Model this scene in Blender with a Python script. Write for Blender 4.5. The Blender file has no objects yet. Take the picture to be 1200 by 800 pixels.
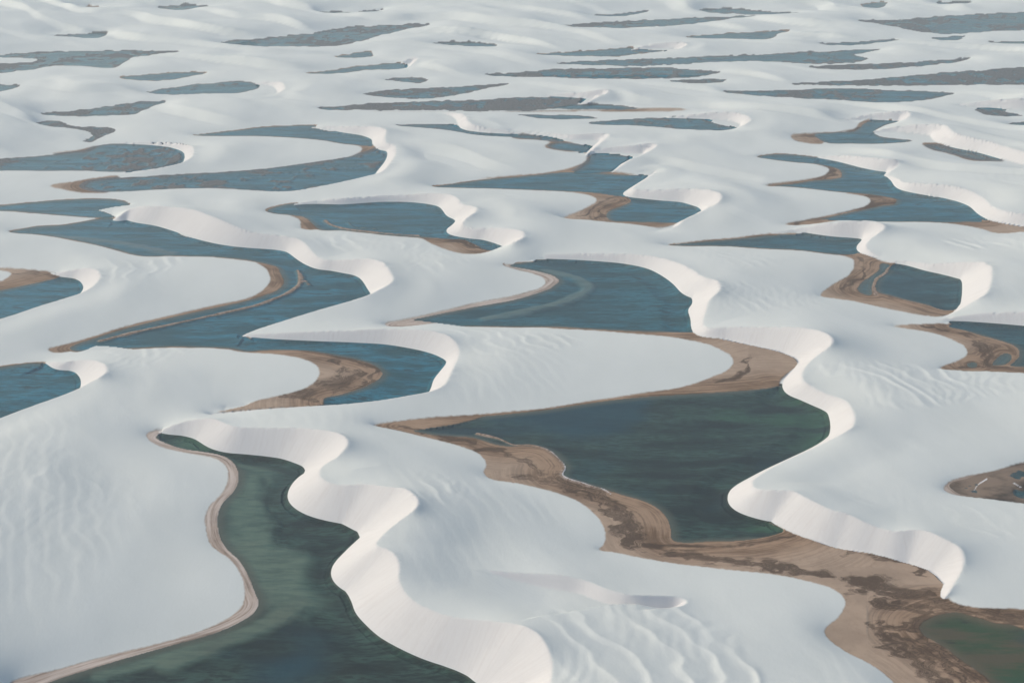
import bpy, math
import numpy as np
from mathutils.geometry import tessellate_polygon
from mathutils import Vector

rad = math.radians
scene = bpy.context.scene
C = scene.collection

# ------------------------------------------------------------------ camera, sky, sun, exposure
CAM_H, FPX, PITCH = 250.0, 1700.0, rad(20.0)          # the photograph's pixels are 1200 x 800
cam = bpy.data.cameras.new('camera')
cam.sensor_width = 36.0
cam.lens = 36.0 * FPX / 1200.0
cam.clip_start = 1.0
cam.clip_end = 40000.0
cam_ob = bpy.data.objects.new('camera', cam)
cam_ob.location = (0, 0, CAM_H)
cam_ob.rotation_euler = (math.pi / 2 - PITCH, 0, 0)
C.objects.link(cam_ob)
scene.camera = cam_ob

SUN_EL, SUN_AZ = rad(31.0), rad(-72.0)                # azimuth measured from +Y (view direction) towards +X
world = bpy.data.worlds.new('World')
scene.world = world
world.use_nodes = True
wn = world.node_tree
bg = wn.nodes['Background']
sky = wn.nodes.new('ShaderNodeTexSky')
sky.sky_type = 'NISHITA'
sky.sun_disc = False
sky.sun_elevation = SUN_EL
sky.sun_rotation = SUN_AZ
sky.altitude = 0
sky.air_density = 1.0
sky.dust_density = 2.4
sky.ozone_density = 0.0
wn.links.new(sky.outputs[0], bg.inputs[0])
bg.inputs[1].default_value = 0.145

sun = bpy.data.lights.new('sun', 'SUN')
sun.energy = 2.15
sun.angle = rad(6.0)
sun.color = (1.0, 0.90, 0.80)
sun_ob = bpy.data.objects.new('sun', sun)
sd = Vector((math.sin(SUN_AZ) * math.cos(SUN_EL), math.cos(SUN_AZ) * math.cos(SUN_EL), math.sin(SUN_EL)))
sun_ob.rotation_euler = sd.to_track_quat('Z', 'Y').to_euler()
sun_ob.location = (0, 0, 600)
C.objects.link(sun_ob)

vs = scene.view_settings
vs.view_transform = 'Standard'
vs.look = 'None'
vs.gamma = 1.0
vs.use_curve_mapping = False
vs.exposure = 0.11
scene.cycles.volume_bounces = 2

# ------------------------------------------------------------------ pixels <-> ground
cp, sp = math.cos(PITCH), math.sin(PITCH)

def ground(u, v, z=0.0):
    """where the ray through photo pixel (u, v) meets the level z"""
    u = np.asarray(u, float); v = np.asarray(v, float)
    dy = FPX * cp - (v - 400.0) * sp
    dz = -FPX * sp - (v - 400.0) * cp
    t = (np.asarray(z, float) - CAM_H) / dz
    return t * (u - 600.0), t * dy

def to_uv(x, y):
    """pixel coordinates of a point on the level z = 0"""
    depth = y * cp + CAM_H * sp
    h = -y * sp + CAM_H * cp                       # minus the up component
    up = y * sp - CAM_H * cp
    return 600.0 + FPX * x / depth, 400.0 - FPX * up / depth

def curve(pts, closed, step=2.0):
    """Catmull-Rom through the points, resampled about every `step` units (columns beyond 2 carried along)"""
    P = np.array(pts, float)
    n = len(P)
    out = []
    rng = range(n if closed else n - 1)
    for i in rng:
        if closed:
            p0, p1, p2, p3 = P[(i - 1) % n], P[i], P[(i + 1) % n], P[(i + 2) % n]
        else:
            p1, p2 = P[i], P[i + 1]
            p0 = P[i - 1] if i > 0 else 2 * p1 - p2
            p3 = P[i + 2] if i + 2 < n else 2 * p2 - p1
        L = math.hypot(*(p2 - p1)[:2])
        m = max(1, int(math.ceil(L / step)))
        d01 = max(math.hypot(*(p1 - p0)[:2]), 1e-3) ** .5
        d12 = max(L, 1e-3) ** .5
        d23 = max(math.hypot(*(p3 - p2)[:2]), 1e-3) ** .5
        t0, t1 = 0, d01; t2 = t1 + d12; t3 = t2 + d23
        for k in range(m):
            t = t1 + (t2 - t1) * k / m
            A1 = (t1 - t) / (t1 - t0) * p0 + (t - t0) / (t1 - t0) * p1
            A2 = (t2 - t) / (t2 - t1) * p1 + (t - t1) / (t2 - t1) * p2
            A3 = (t3 - t) / (t3 - t2) * p2 + (t - t2) / (t3 - t2) * p3
            B1 = (t2 - t) / (t2 - t0) * A1 + (t - t0) / (t2 - t0) * A2
            B2 = (t3 - t) / (t3 - t1) * A2 + (t - t1) / (t3 - t1) * A3
            out.append((t2 - t) / (t2 - t1) * B1 + (t - t1) / (t2 - t1) * B2)
    if not closed:
        out.append(P[-1])
    return np.array(out)

# ------------------------------------------------------------------ numpy noise
def _hash(ix, iy, seed):
    n = (ix.astype(np.int64) * 374761393 + iy.astype(np.int64) * 668265263 + seed * 982451653) & 0xffffffff
    n = ((n ^ (n >> 13)) * 1274126177) & 0xffffffff
    return ((n ^ (n >> 16)) & 0xffff) / 65535.0 * 2 - 1

def noise(x, y, seed=0):
    ix = np.floor(x); iy = np.floor(y)
    fx = x - ix; fy = y - iy
    fx = fx * fx * fx * (fx * (fx * 6 - 15) + 10); fy = fy * fy * fy * (fy * (fy * 6 - 15) + 10)
    a = _hash(ix, iy, seed); b = _hash(ix + 1, iy, seed)
    c = _hash(ix, iy + 1, seed); d = _hash(ix + 1, iy + 1, seed)
    return (a + (b - a) * fx) * (1 - fy) + (c + (d - c) * fx) * fy

def fbm(x, y, seed=0, oct=4):
    s = 0; a = .5
    for k in range(oct):
        s = s + a * noise(x * 2 ** k + 17.3 * k, y * 2 ** k - 9.1 * k, seed + k); a *= .5
    return s

def sstep(a, b, x):
    t = np.clip((x - a) / (b - a), 0, 1)
    return t * t * (3 - 2 * t)

# ------------------------------------------------------------------ traced outlines (photo pixels)
# lagoons: name -> (outline at water level, green 0..1, marsh 0..1, depth in metres, label)
LAG = {
'A': ([(40,806),(75,793),(100,785),(150,770),(200,756),(250,742),(280,729),(298,717),(303,706),(298,692),(290,672),(280,656),(266,643),(258,630),(255,615),(256,600),(262,588),(275,574),(280,558),(274,542),(262,534),(245,530),(215,525.5),(195,519),(183,512.5),(190,507.5),(205,508),(217,512),(228,518),(250,525),(275,530),(300,533),(325,535.5),(340,540),(352,545),(357,551),(353,558),(345,565),(336.5,573),(334,582),(340,592),(350,598),(360,602),(385,609),(405,615),(415,620),(421,628),(418,635),(405,645),(395,657),(391,668),(392,677),(400,690),(408,700),(415,712),(425,727),(440,740),(465,757),(500,772),(530,782),(545,790),(556,800),(580,820),(590,850),(550,900),(400,940),(150,930),(-60,880),(-20,828)],
      1.0, 0, 2.2, 'long winding green lagoon reaching from a narrow tip down past a curved pale beach'),
'B': ([(462,499.5),(487,494),(520,490),(560,488),(600,484.5),(640,480),(680,474),(720,468.5),(760,464.5),(800,462),(850,459),(900,455),(914,453),(922,461),(935,467),(950,472),(963,479),(971,486),(974,494),(972,504),(967,513),(962,522),(928,541),(895,558),(868,574),(853,578),(851.5,586),(857,595),(868,600),(890,607),(905,614),(918,621.5),(905,627),(870,633),(835,634),(800,635.5),(788,632),(786,620),(782,608),(774,598),(763,591),(748,585),(730,580),(708,573),(685,567.5),(660,558),(659,552),(662,547),(657,539),(648,531),(635,525.5),(615,522.5),(598,523),(580,520.5),(555,513),(530,511),(505,509),(485,505)],
      1.0, 0, 3.0, 'largest dark green-black lagoon, with a brown terraced beach and a white foam line'),
'C': ([(458,381),(470,377.5),(500,371),(530,365),(560,359),(600,352),(628,344),(648,336),(655,329),(650,324),(630,318),(608,314),(592,310.5),(610,308),(640,306),(680,305.5),(720,307),(745,311),(765,317),(778,325),(790,335),(803,344),(811,352),(808,360),(807,368),(810,378),(814,388),(800,389),(770,389),(740,388),(700,386),(650,383),(600,383),(560,382.5),(520,383),(490,382.5),(470,382)],
      .38, 0, 2.4, 'crescent-shaped blue lagoon curling around the rounded white tip of a dune'),
'D': ([(12,272),(40,266),(75,263.5),(120,256),(135,256),(150,259.5),(185,264),(197,271),(210,278),(240,284),(270,287),(300,290),(325,293),(343,299.5),(358,310),(380,315),(412,322),(425,330),(432,339),(433,345),(428,353),(410,357),(380,365),(350,373.5),(315,384),(287,393.5),(300,398.5),(340,399.5),(380,399.5),(420,400.5),(445,401.5),(465,404),(485,409),(505,415),(520,421),(529,428),(530,434),(527,441),(524,450),(516,458),(495,464),(470,469),(440,474),(410,477),(383,477),(379,472),(380,467),(400,462),(430,452),(446,442),(448,437),(440,429),(420,422),(395,417),(360,411),(310,410.5),(290,412),(270,408.5),(240,407),(200,406.5),(170,407.5),(140,409),(100,411.5),(86,411),(82,408),(90,403),(105,398),(150,384),(200,372),(250,361),(290,352),(310,346),(325,340),(333,331),(329,321),(326,314),(315,310),(290,305),(250,301),(200,300),(165,300),(130,291),(90,282),(50,275.5)],
      .05, 0, 1.4, 'very long steel-blue lagoon zigzagging between three dunes, with a thin brown sandbar'),
'E': ([(1120,717),(1145,723),(1170,730),(1200,731),(1240,730),(1310,740),(1380,768),(1395,805),(1330,845),(1250,852),(1200,845),(1180,817),(1162,800),(1155,793),(1140,782),(1125,772),(1110,760),(1095,751),(1081,742),(1078,733),(1092,723)],
      2.0, 0, .7, 'brown and green shallow lagoon beside a streaky mud flat'),
'H': ([(313,247),(330,240.5),(360,237),(400,235.5),(440,235),(480,237),(505,240),(517,245),(527,253),(534,260),(528,264),(523,270),(525,274),(540,276),(560,279),(580,286),(586,289.5),(578,293),(568,292),(556,286),(545,281),(520,279.5),(490,278),(460,276),(430,273),(400,270),(380,270),(372,267.5),(365,261),(357,255),(340,252),(320,250)],
      .1, 0, 1.6, 'teal-blue lagoon with a thin brown sandbar along its edge and a striped tan spit'),
'I': ([(508,219),(540,214.5),(570,210.5),(600,208),(630,205),(660,202),(690,202.5),(715,204),(740,205.5),(755,207),(758,209),(754,214),(742,221),(735,226),(745,231),(765,233),(790,236),(808,240),(817,244),(821,248),(814,253),(802,259),(790,261),(770,260.5),(740,260),(715,258),(711,253),(713,248),(725,243),(737,238),(740,235),(735,231),(720,229),(695,226),(660,224),(620,222.5),(580,221),(530,220)],
      .0, 0, 2.0, 'deep blue lagoon folded around a pale sandspit with brown wavy tide lines'),
'J': ([(888,184),(905,181),(925,181),(945,183),(965,186),(990,193),(1008,197.5),(1022,199),(1034,201.5),(1040,207),(1050,211),(1060,214.5),(1058,217.5),(1065,222),(1075,228),(1085,231),(1100,233),(1120,236),(1135,240),(1143,245),(1147,253),(1151,259),(1135,260),(1110,260.5),(1080,260),(1030,260),(1000,260),(975,261),(950,262.5),(938,262),(960,257),(985,251.5),(1010,246),(1035,241),(1048,239),(1051,234.5),(1040,231),(1020,228),(1004,226.5),(975,224),(940,220),(908,217.5),(930,215.5),(955,211.5),(975,210),(986,207),(985,200),(975,196),(955,192),(930,190),(905,187)],
      .0, 0, 2.2, 'blue lagoon with a dark brown pointed sandbar reaching into its middle'),
'K': ([(785,287),(815,284),(850,281),(880,278),(900,276),(940,275),(970,277),(1000,279),(1010,281),(1008,284),(1004,290),(1005,296),(990,298),(970,297),(950,294.5),(930,292.5),(900,291.5),(870,289.5),(840,288),(800,288)],
      .35, 0, 1.8, 'slim teal lagoon tucked below a curved pink-lit slip face'),
'L': ([(1047,310),(1060,311),(1080,315),(1100,320),(1115,324),(1126,330),(1128,338),(1127,348),(1124,356),(1120,362),(1106,363),(1085,357),(1060,351),(1042,346),(1029,342),(1026,335),(1031,325),(1041,317)],
      .65, 0, 2.0, 'oval dark green lagoon beside a tan beach holding small pools'),
'La': ([(1032,309),(1043,311),(1036,319),(1025,328),(1022,338),(1022,345),(1013,345),(1005,339),(1010,331),(1022,323),(1030,316)],
      .05, 0, .4, 'narrow curved bluish pool on the tan beach next to the oval green lagoon'),
'M': ([(1112,382),(1120,378.5),(1150,378),(1200,380),(1260,383),(1320,398),(1325,412),(1270,430),(1200,430),(1184,428),(1188,424.5),(1194,418),(1195,412),(1189,405.5),(1175,400),(1150,393),(1130,387)],
      .6, 0, 1.5, 'dark grey-green lagoon bordered by a brown beach with two small pools'),
'Ma': ([(1163,427),(1170,418),(1180,413.5),(1186,418),(1180,426),(1170,428)],
      .1, 0, .3, 'larger of two small pools on the brown beach of the dark grey-green lagoon'),
'Mb': ([(1133,427),(1138,424.5),(1145,425.5),(1145,429.5),(1136,430)],
      .1, 0, .3, 'smaller of two small pools on the brown beach of the dark grey-green lagoon'),
'N': ([(1129,571.5),(1145,565.5),(1155,562),(1180,555),(1200,549),(1240,545),(1285,555),(1290,570),(1250,586),(1200,586.5),(1170,584),(1145,578)],
      .6, .85, .5, 'nearly dry dark muddy hollow with white puddle glints inside a pale rim'),
'O': ([(-70,442),(0,430),(20,427),(45,425),(70,430),(85,433),(93,440),(94.5,447),(91,456),(78,464),(50,475),(25,484),(0,493),(-70,520)],
      .08, 0, 1.8, 'bright blue lagoon with small dark weed patches below a rippled dune'),
'P': ([(-70,352),(0,340),(30,334),(60,327.5),(75,324),(88,327),(95,333),(97,338),(95,343),(82,349),(50,358),(25,367),(0,375),(-70,395)],
      .0, 0, 1.5, 'pale blue lagoon with a grey beach tongue along its upper shore'),
'G': ([(-80,247),(0,241),(40,237),(80,234),(110,233),(135,234),(148,237),(152,240),(147,247),(139,253.5),(128,255.5),(110,255),(70,252),(40,249.5),(0,247),(-80,252)],
      .0, 0, 1.5, 'small flat blue lagoon touching the long zigzag lagoon at a sand point'),
'Q': ([(100,218),(105,214),(120,211),(160,208),(200,206),(240,203.5),(300,199.5),(340,194.5),(380,189),(420,182),(438,177),(447,173.5),(452,177),(455,183),(454,190),(454,198),(447,203),(430,209),(400,216),(370,222),(340,225),(320,224),(300,223),(280,222),(240,220.5),(200,221.5),(175,222.5),(150,224),(125,224),(105,221)],
      .0, .38, 1.0, 'long blue lagoon dotted with dark weed streaks, grey beach at its tip'),
'Q2': ([(227,159),(260,155),(285,152),(300,150),(330,148),(365,147),(373,148),(368,151),(376,154),(400,156),(425,158),(428,162),(432,166),(437,170.5),(420,170),(400,168),(380,164.5),(360,162.5),(330,160.5),(300,159.5),(260,159.5)],
      .0, 0, 1.2, 'slender blue lagoon wrapping the back of a smooth oval dune'),
'R': ([(-80,194),(0,187),(40,184),(80,180),(105,177),(115,172),(122,170),(150,169),(185,169),(205,171),(220,174),(222,179),(220,185),(205,191),(185,196),(160,200),(130,201),(100,200),(50,200),(0,200),(-80,204)],
      .0, .45, .8, 'pale blue lagoon half filled with dark brown weed islands'),
'S1': ([(465,147.5),(500,146),(525,146.5),(540,150),(560,154),(600,157),(640,161.5),(655,165),(640,164.5),(600,160.5),(560,158),(530,153),(500,150)], 0, .2, .6, 'thin grey-blue channel winding in front of a broad smooth dune'),
'S3': ([(645,171),(655,168),(680,170),(690,173),(689,177),(670,176.5),(650,174)], 0, .1, .6, 'tiny grey-blue pool below a sharp pointed dune'),
'S4': ([(693,182),(712,181.5),(736,185),(730,190),(722,197),(706,202),(672,203),(682,196),(691,189)], 0, .15, .8, 'small grey-blue inlet squeezed between two sharp crested dunes'),
'T2': ([(690,144),(720,141),(760,139),(800,139),(830,142),(845,147),(859,151),(845,153),(800,151),(750,148),(715,146)], 0, .3, .8, 'narrow deep blue lagoon with a dark weedy upper rim'),
'T1': ([(609,135),(640,135),(690,137),(698,138.5),(680,139.7),(630,138.2)], 0, .1, .8, 'thin blue sliver of water at the foot of a low rise'),
'T3': ([(645,126.5),(670,123),(720,124),(745,127),(700,128.3)], 0, .1, .8, 'thin blue strip below the darkest speckled marsh'),
'T4': ([(375,128),(420,123),(500,119),(560,118),(600,115),(640,114.5),(682,115),(675,120),(668,124),(640,128),(600,130),(520,129.5),(440,129)], 0, .85, .6, 'darkest speckled marsh flat, long and narrow with white glints'),
'T5': ([(430,111),(450,107),(480,105),(520,103),(560,101),(595,98.5),(570,104),(540,110),(510,115),(470,115)], 0, .8, .6, 'grey marsh flat shaped like a leaf next to the darkest marsh'),
'T6': ([(570,88),(600,86),(650,82),(700,81),(780,80),(820,83),(842,84.5),(820,89),(780,92),(700,92.5),(640,90.5),(600,89.5)], 0, .8, .6, 'dark grey marsh strip with a pointed end under a broad dune'),
'T7': ([(655,75),(700,71.5),(760,69.5),(830,67),(900,64),(960,61),(1015,58.5),(1030,59.2),(1000,64.5),(1018,69),(1000,73),(940,75),(900,72),(830,73),(760,77),(700,76.5)], 0, .45, .6, 'longest far blue strip of water with a dark line through it'),
'T8': ([(630,64),(670,61),(710,58),(738,56),(750,59),(778,60),(760,62.3),(720,66),(680,65.6)], 0, .05, .8, 'plain blue wedge of water in the far dunes'),
'T9': ([(850,108),(900,106.5),(930,106),(980,104),(1040,106),(1090,108),(1118,110),(1100,114),(1070,119),(1030,120),(980,117),(930,115),(880,111.5)], 0, .6, .7, 'spindle-shaped lagoon, blue above and dark weedy below'),
'T10': ([(930,99),(1000,95),(1050,91),(1100,86),(1150,83),(1200,80),(1270,78),(1270,100),(1200,99.5),(1100,100),(1000,100.5)], 0, .8, .6, 'wide grey marsh flat with rows of white glints widening to one side'),
'T11': ([(950,79),(1000,76),(1060,74),(1137,69.5),(1100,75.5),(1040,80.5),(990,82)], 0, .8, .5, 'thin grey marsh strip below the longest far blue strip'),
'T12': ([(1005,25),(1050,24),(1100,20),(1150,17),(1200,15),(1270,14),(1270,35),(1200,36),(1160,37),(1110,40),(1070,36),(1040,30)], 0, .65, .6, 'pale grey-blue marsh basin far off with feathered edges'),
'T13': ([(805,44),(850,40),(900,37),(925,36),(912,40),(905,45),(850,45.6)], 0, .05, .8, 'far blue lagoon with a blunt end against a dune'),
'T14': ([(275,52),(310,45.5),(360,40),(400,33.5),(440,31),(500,29),(480,34),(455,40),(430,46),(402,53),(340,54.8),(300,54.3)], 0, .75, .5, 'large hazy grey marsh tapering between far dunes'),
'T15': ([(393,67),(410,63.5),(435,61.5),(439,65),(420,68)], 0, 0, .8, 'tiny blue pool with a blunt end in hazy dunes'),
'T16': ([(360,86.5),(400,81),(430,77),(450,75),(474,75),(474,79),(430,82),(390,86.3)], 0, .05, .8, 'curved blue sliver ending under a small bright slip face'),
'T17': ([(455,93.3),(480,92),(501,95),(495,97),(470,95.6)], 0, .4, .5, 'tiny grey pool just above the leaf-shaped marsh'),
'T18': ([(-80,66),(0,65),(40,62),(80,61),(150,60),(212,61),(180,64.5),(150,70),(133,80),(110,78.5),(70,77),(40,81),(0,85.5),(-80,88),(-80,78),(0,75),(40,73),(45,70),(0,67.5)], 0, .6, .6, 'broad grey-blue shallow marsh cut off by a dune shoulder'),
'T19': ([(142,91),(180,87),(220,85),(240,85.5),(215,91),(180,95)], 0, 0, .8, 'small clean blue pool lying between two rounded dunes'),
'T20': ([(175,109),(210,102.5),(240,98.5),(285,96.7),(300,102),(290,107),(240,109.7),(200,111)], 0, .15, .8, 'light blue lagoon with a grey beach at its thin end'),
'T21': ([(50,134.5),(90,130),(130,125),(165,120.5),(193,119),(175,125.5),(158,133),(120,135.5),(80,136)], 0, .7, .5, 'grey wedge of marsh with a blue far edge'),
'T22': ([(45,145),(70,143),(85,148),(115,150),(135,153),(120,160),(105,166.5),(98,166),(108,158.5),(95,152.5),(60,148.5)], 0, .7, .4, 'hook-shaped strip of grey marsh in a dune hollow'),
'T23': ([(-50,100),(0,99.6),(21,101),(10,105),(0,108),(-50,111)], 0, .5, .5, 'grey point of marsh running behind a rounded dune'),
'T24': ([(508,51.3),(540,50),(575,52),(581,55),(555,54.3)], 0, .2, .6, 'far dark blue sliver with a white notch at its end'),
'T25': ([(655,31),(690,28),(740,25),(800,22),(850,20),(885,19),(850,23),(820,27),(780,31),(740,33),(690,32.4)], 0, .7, .5, 'far striped grey marsh, long and hazy'),
'T26': ([(690,19),(720,17),(760,13),(740,18),(715,20)], 0, .3, .5, 'faint grey sliver of water in the haziest dunes'),
'T27': ([(820,12),(850,10),(900,14),(935,15.5),(880,17),(840,15.3)], 0, .3, .5, 'faint blue-grey lagoon above the striped grey marsh'),
'T28': ([(258,50.6),(300,48),(302,53),(280,52.6)], 0, .2, .5, 'short blue sliver next to the tapering hazy marsh'),
'T29': ([(65,42.3),(100,40),(125,39),(118,44),(90,43.8)], 0, .2, .5, 'small hazy blue pool below a bright far dune'),
'T30': ([(90,9.5),(105,8),(117,9.5),(97,11.5)], 0, 0, .5, 'faint blue dot of water in bright haze'),
'T31': ([(186,9.5),(220,6),(242,8.5),(210,12.3)], 0, .5, .5, 'faint grey patch of marsh in bright haze'),
'T32': ([(1008,6),(1040,3.7),(1036,8),(1018,10.3)], 0, 0, .5, 'faint blue pool with a squared end in haze'),
'T33': ([(375,15.3),(420,14),(448,12.6),(430,15.8),(390,16.6)], 0, .2, .5, 'faint grey thread of water in haze'),
'T34': ([(1093,45.5),(1132,43),(1122,46.3),(1100,47)], 0, .2, .5, 'short grey-blue sliver below the feathered marsh basin'),
'T35': ([(1160,50.4),(1200,48.5),(1250,47.6),(1250,51.3),(1200,51.5)], 0, .1, .5, 'thin blue line of water under a long far ridge'),
'T36': ([(958,51.8),(1010,49),(1050,47),(1030,50.3),(990,53.2)], 0, .3, .5, 'thin grey sliver of water on a wide bright flat'),
'T37': ([(1145,129.5),(1170,128),(1180,132),(1197,136),(1170,135.6),(1150,132.6)], 0, .75, .4, 'small grey puddle field below a small bright slip face'),
'T38': ([(1181,146.3),(1200,144),(1250,142.5),(1250,148.5),(1200,148.6)], 0, .15, .7, 'dark blue point of water beside the bright ridge end'),
'J2': ([(955,158),(980,155.5),(1003,153.5),(1012,146),(1022,141.3),(1045,141),(1052,142.6),(1036,147),(1027,152),(1024,156),(1030,160),(1050,163),(1068,165),(1040,168),(1000,168.3),(970,167.3),(962,164)], 0, .06, 1.2, 'small teal-blue lagoon with a brown crusted left shore'),
'J3': ([(1090,171),(1120,173),(1150,180),(1173,186.5),(1150,187),(1120,179.5),(1097,174)], 0, .8, .3, 'damp grey channel trailing from the teal-blue lagoon'),
'T41': ([(788,95.6),(850,94),(846,96.3),(800,97.3)], 0, .5, .4, 'dark grey thread of marsh beneath the pointed marsh strip'),
'T43': ([(1096,3.6),(1140,3.2),(1125,5.6),(1100,5.4)], 0, .3, .5, 'faint blue-grey thread of water near the end of the dunes'),
}
# flat damp sand around the lagoons (pixels at about the water level)
BEACH = [
 [(10,804),(75,783),(125,769),(175,757),(225,743),(262,728),(282,713),(287,700),(285,680),(277,664),(267,653),(254,645),(246,637),(242,622),(241,605),(247,592),(257,582),(265,570),(268,556),(264,545),(252,537),(215,530),(190,524),(174,515),(172,509),(183,504.5),(200,506),(240,523),(300,538),(300,560),(270,600),(320,700),(200,800),(40,830)],
 [(437,499),(460,495),(500,490),(560,486),(600,482.5),(640,478.5),(680,472),(720,466),(760,460),(790,456),(815,450),(835,443),(850,437),(859,428),(858,420),(848,413),(830,405),(806,399),(780,394.5),(740,391),(700,387.5),(640,384),(700,380),(780,384),(815,390),(835,396),(860,401.5),(890,408),(918,415),(932,422),(935,428),(928,435),(917,443),(913,450),(916,455),(900,475),(700,500),(560,500),(500,503),(470,502)],
 [(437,499),(460,503.5),(480,508),(500,513),(520,518),(545,525.5),(560,532),(568,540),(570,547),(567,556),(575,563),(600,567),(620,570.5),(645,576.5),(665,583),(680,590),(693,600),(703,611),(708,621),(710,631),(707,640),(702,646),(720,649),(745,654),(780,660),(820,665.5),(860,670),(900,674),(930,679),(955,685),(975,691),(987,700),(991,708),(988,717),(980,727),(968,737),(966,743),(972,752),(990,765),(1015,778),(1030,787),(1045,800),(1070,830),(1200,845),(1240,740),(1240,716),(1200,714.5),(1165,713.5),(1135,711),(1115,705),(1109,700),(1107,688),(1100,680),(1090,671),(1075,665),(1050,658),(1025,651),(1000,647),(975,642),(945,631),(925,622),(900,611),(870,600),(820,590),(740,560),(670,530),(600,505),(500,495)],
 [(82,412),(60,413),(56,410),(75,404.5),(95,399),(150,382),(200,370),(250,358.5),(290,350),(303,344),(313,336),(317,329),(314,318),(308,312),(300,308),(330,308),(345,320),(340,345),(200,385),(100,405)],
 [(250,485),(268,481),(285,477),(302,471),(320,467),(340,462),(360,455),(371,447),(375,438),(372,430),(360,423),(340,418),(320,415),(295,413.5),(270,410),(330,406),(420,414),(460,437),(430,460),(383,474),(340,478),(300,481)],
 [(590,311),(605,316),(625,321),(637,326),(640,331),(635,337),(620,342),(600,347.5),(560,355),(530,362),(500,369),(470,375.5),(450,380),(455,383),(600,360),(660,330),(630,312)],
 [(340,253),(350,257),(353,263),(352,268),(372,269),(385,262),(360,252)],
 [(480,276.5),(495,280),(505,286),(518,292),(532,296.5),(550,299),(565,297),(578,293),(560,284),(540,279),(515,277)],
 [(645,223.5),(680,227),(695,231),(700,236),(690,243),(676,250),(660,257.5),(700,259.5),(740,263),(775,267),(795,260),(740,250),(745,235),(720,227)],
 [(560,210),(600,206.5),(640,203),(665,199),(690,199),(720,202),(750,205.5),(700,206),(600,210)],
 [(985,226),(1000,228),(1015,231),(1021,236),(1016,241),(1000,246),(970,253),(940,259),(918,263.5),(940,264),(1000,255),(1055,240),(1052,230),(1010,225)],
 [(950,191),(963,194),(972,199),(968,205),(950,210),(920,214),(895,217.5),(905,219),(950,214),(988,210),(992,198),(965,190)],
 [(1090,259.5),(1120,263),(1145,268),(1170,275),(1200,273),(1240,275),(1240,270),(1200,267),(1175,262.5),(1150,257)],
 [(780,288),(820,282.5),(860,279),(900,274.5),(940,273.5),(900,278),(830,287)],
 [(940,293),(970,297.5),(988,300),(1000,305),(1001,313),(995,323),(980,332),(968,340),(961,348),(975,351),(1000,354),(1030,361),(1060,367),(1085,371),(1105,371),(1122,364),(1110,355),(1050,330),(1050,311),(1033,306.5),(1018,300),(1004,296),(985,294),(950,291.5)],
 [(1046,384),(1080,389),(1100,393),(1119,401),(1131,408),(1134,415),(1125,422),(1110,428),(1100,433),(1150,435.5),(1200,438),(1250,441),(1250,425),(1190,400),(1130,384),(1110,380),(1080,381)],
 [(1106,573),(1113,565),(1130,559),(1165,552),(1200,542),(1245,537),(1295,550),(1300,573),(1255,592),(1200,590),(1160,585),(1130,582),(1111,578)],
 [(-60,315),(0,315.5),(40,318),(70,321),(90,327),(60,330),(20,337),(-60,352),(-60,332),(0,331),(14,322),(0,318),(-60,318)],
 [(58,219),(85,214),(110,209.5),(140,208),(130,224),(100,226.5),(75,223)],
 [(380,191),(400,186.5),(415,182),(424,177),(424,173),(412,169),(400,167),(430,168),(448,174),(446,179),(420,186)],
 [(400,130.5),(540,130.5),(680,129),(750,127.5),(812,129),(780,131.5),(690,131),(560,132)],
 [(60,181),(95,176),(112,171.5),(120,172),(100,179),(70,183)],
 [(926,160),(950,157),(985,154),(1004,150),(1006,145),(1020,140.5),(1018,148),(1005,154),(965,159),(965,168),(940,168),(930,165)],
 [(1080,168),(1120,171),(1160,182),(1180,188),(1140,189),(1110,180),(1090,175)],
 [(638,172),(652,166),(672,168),(690,180),(700,190),(690,197),(662,203),(650,203),(678,194),(688,187),(684,179),(660,177.5)],
 [(640,161),(655,164.5),(668,168),(655,169),(640,165),(600,161.5),(600,157)],
]
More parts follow.
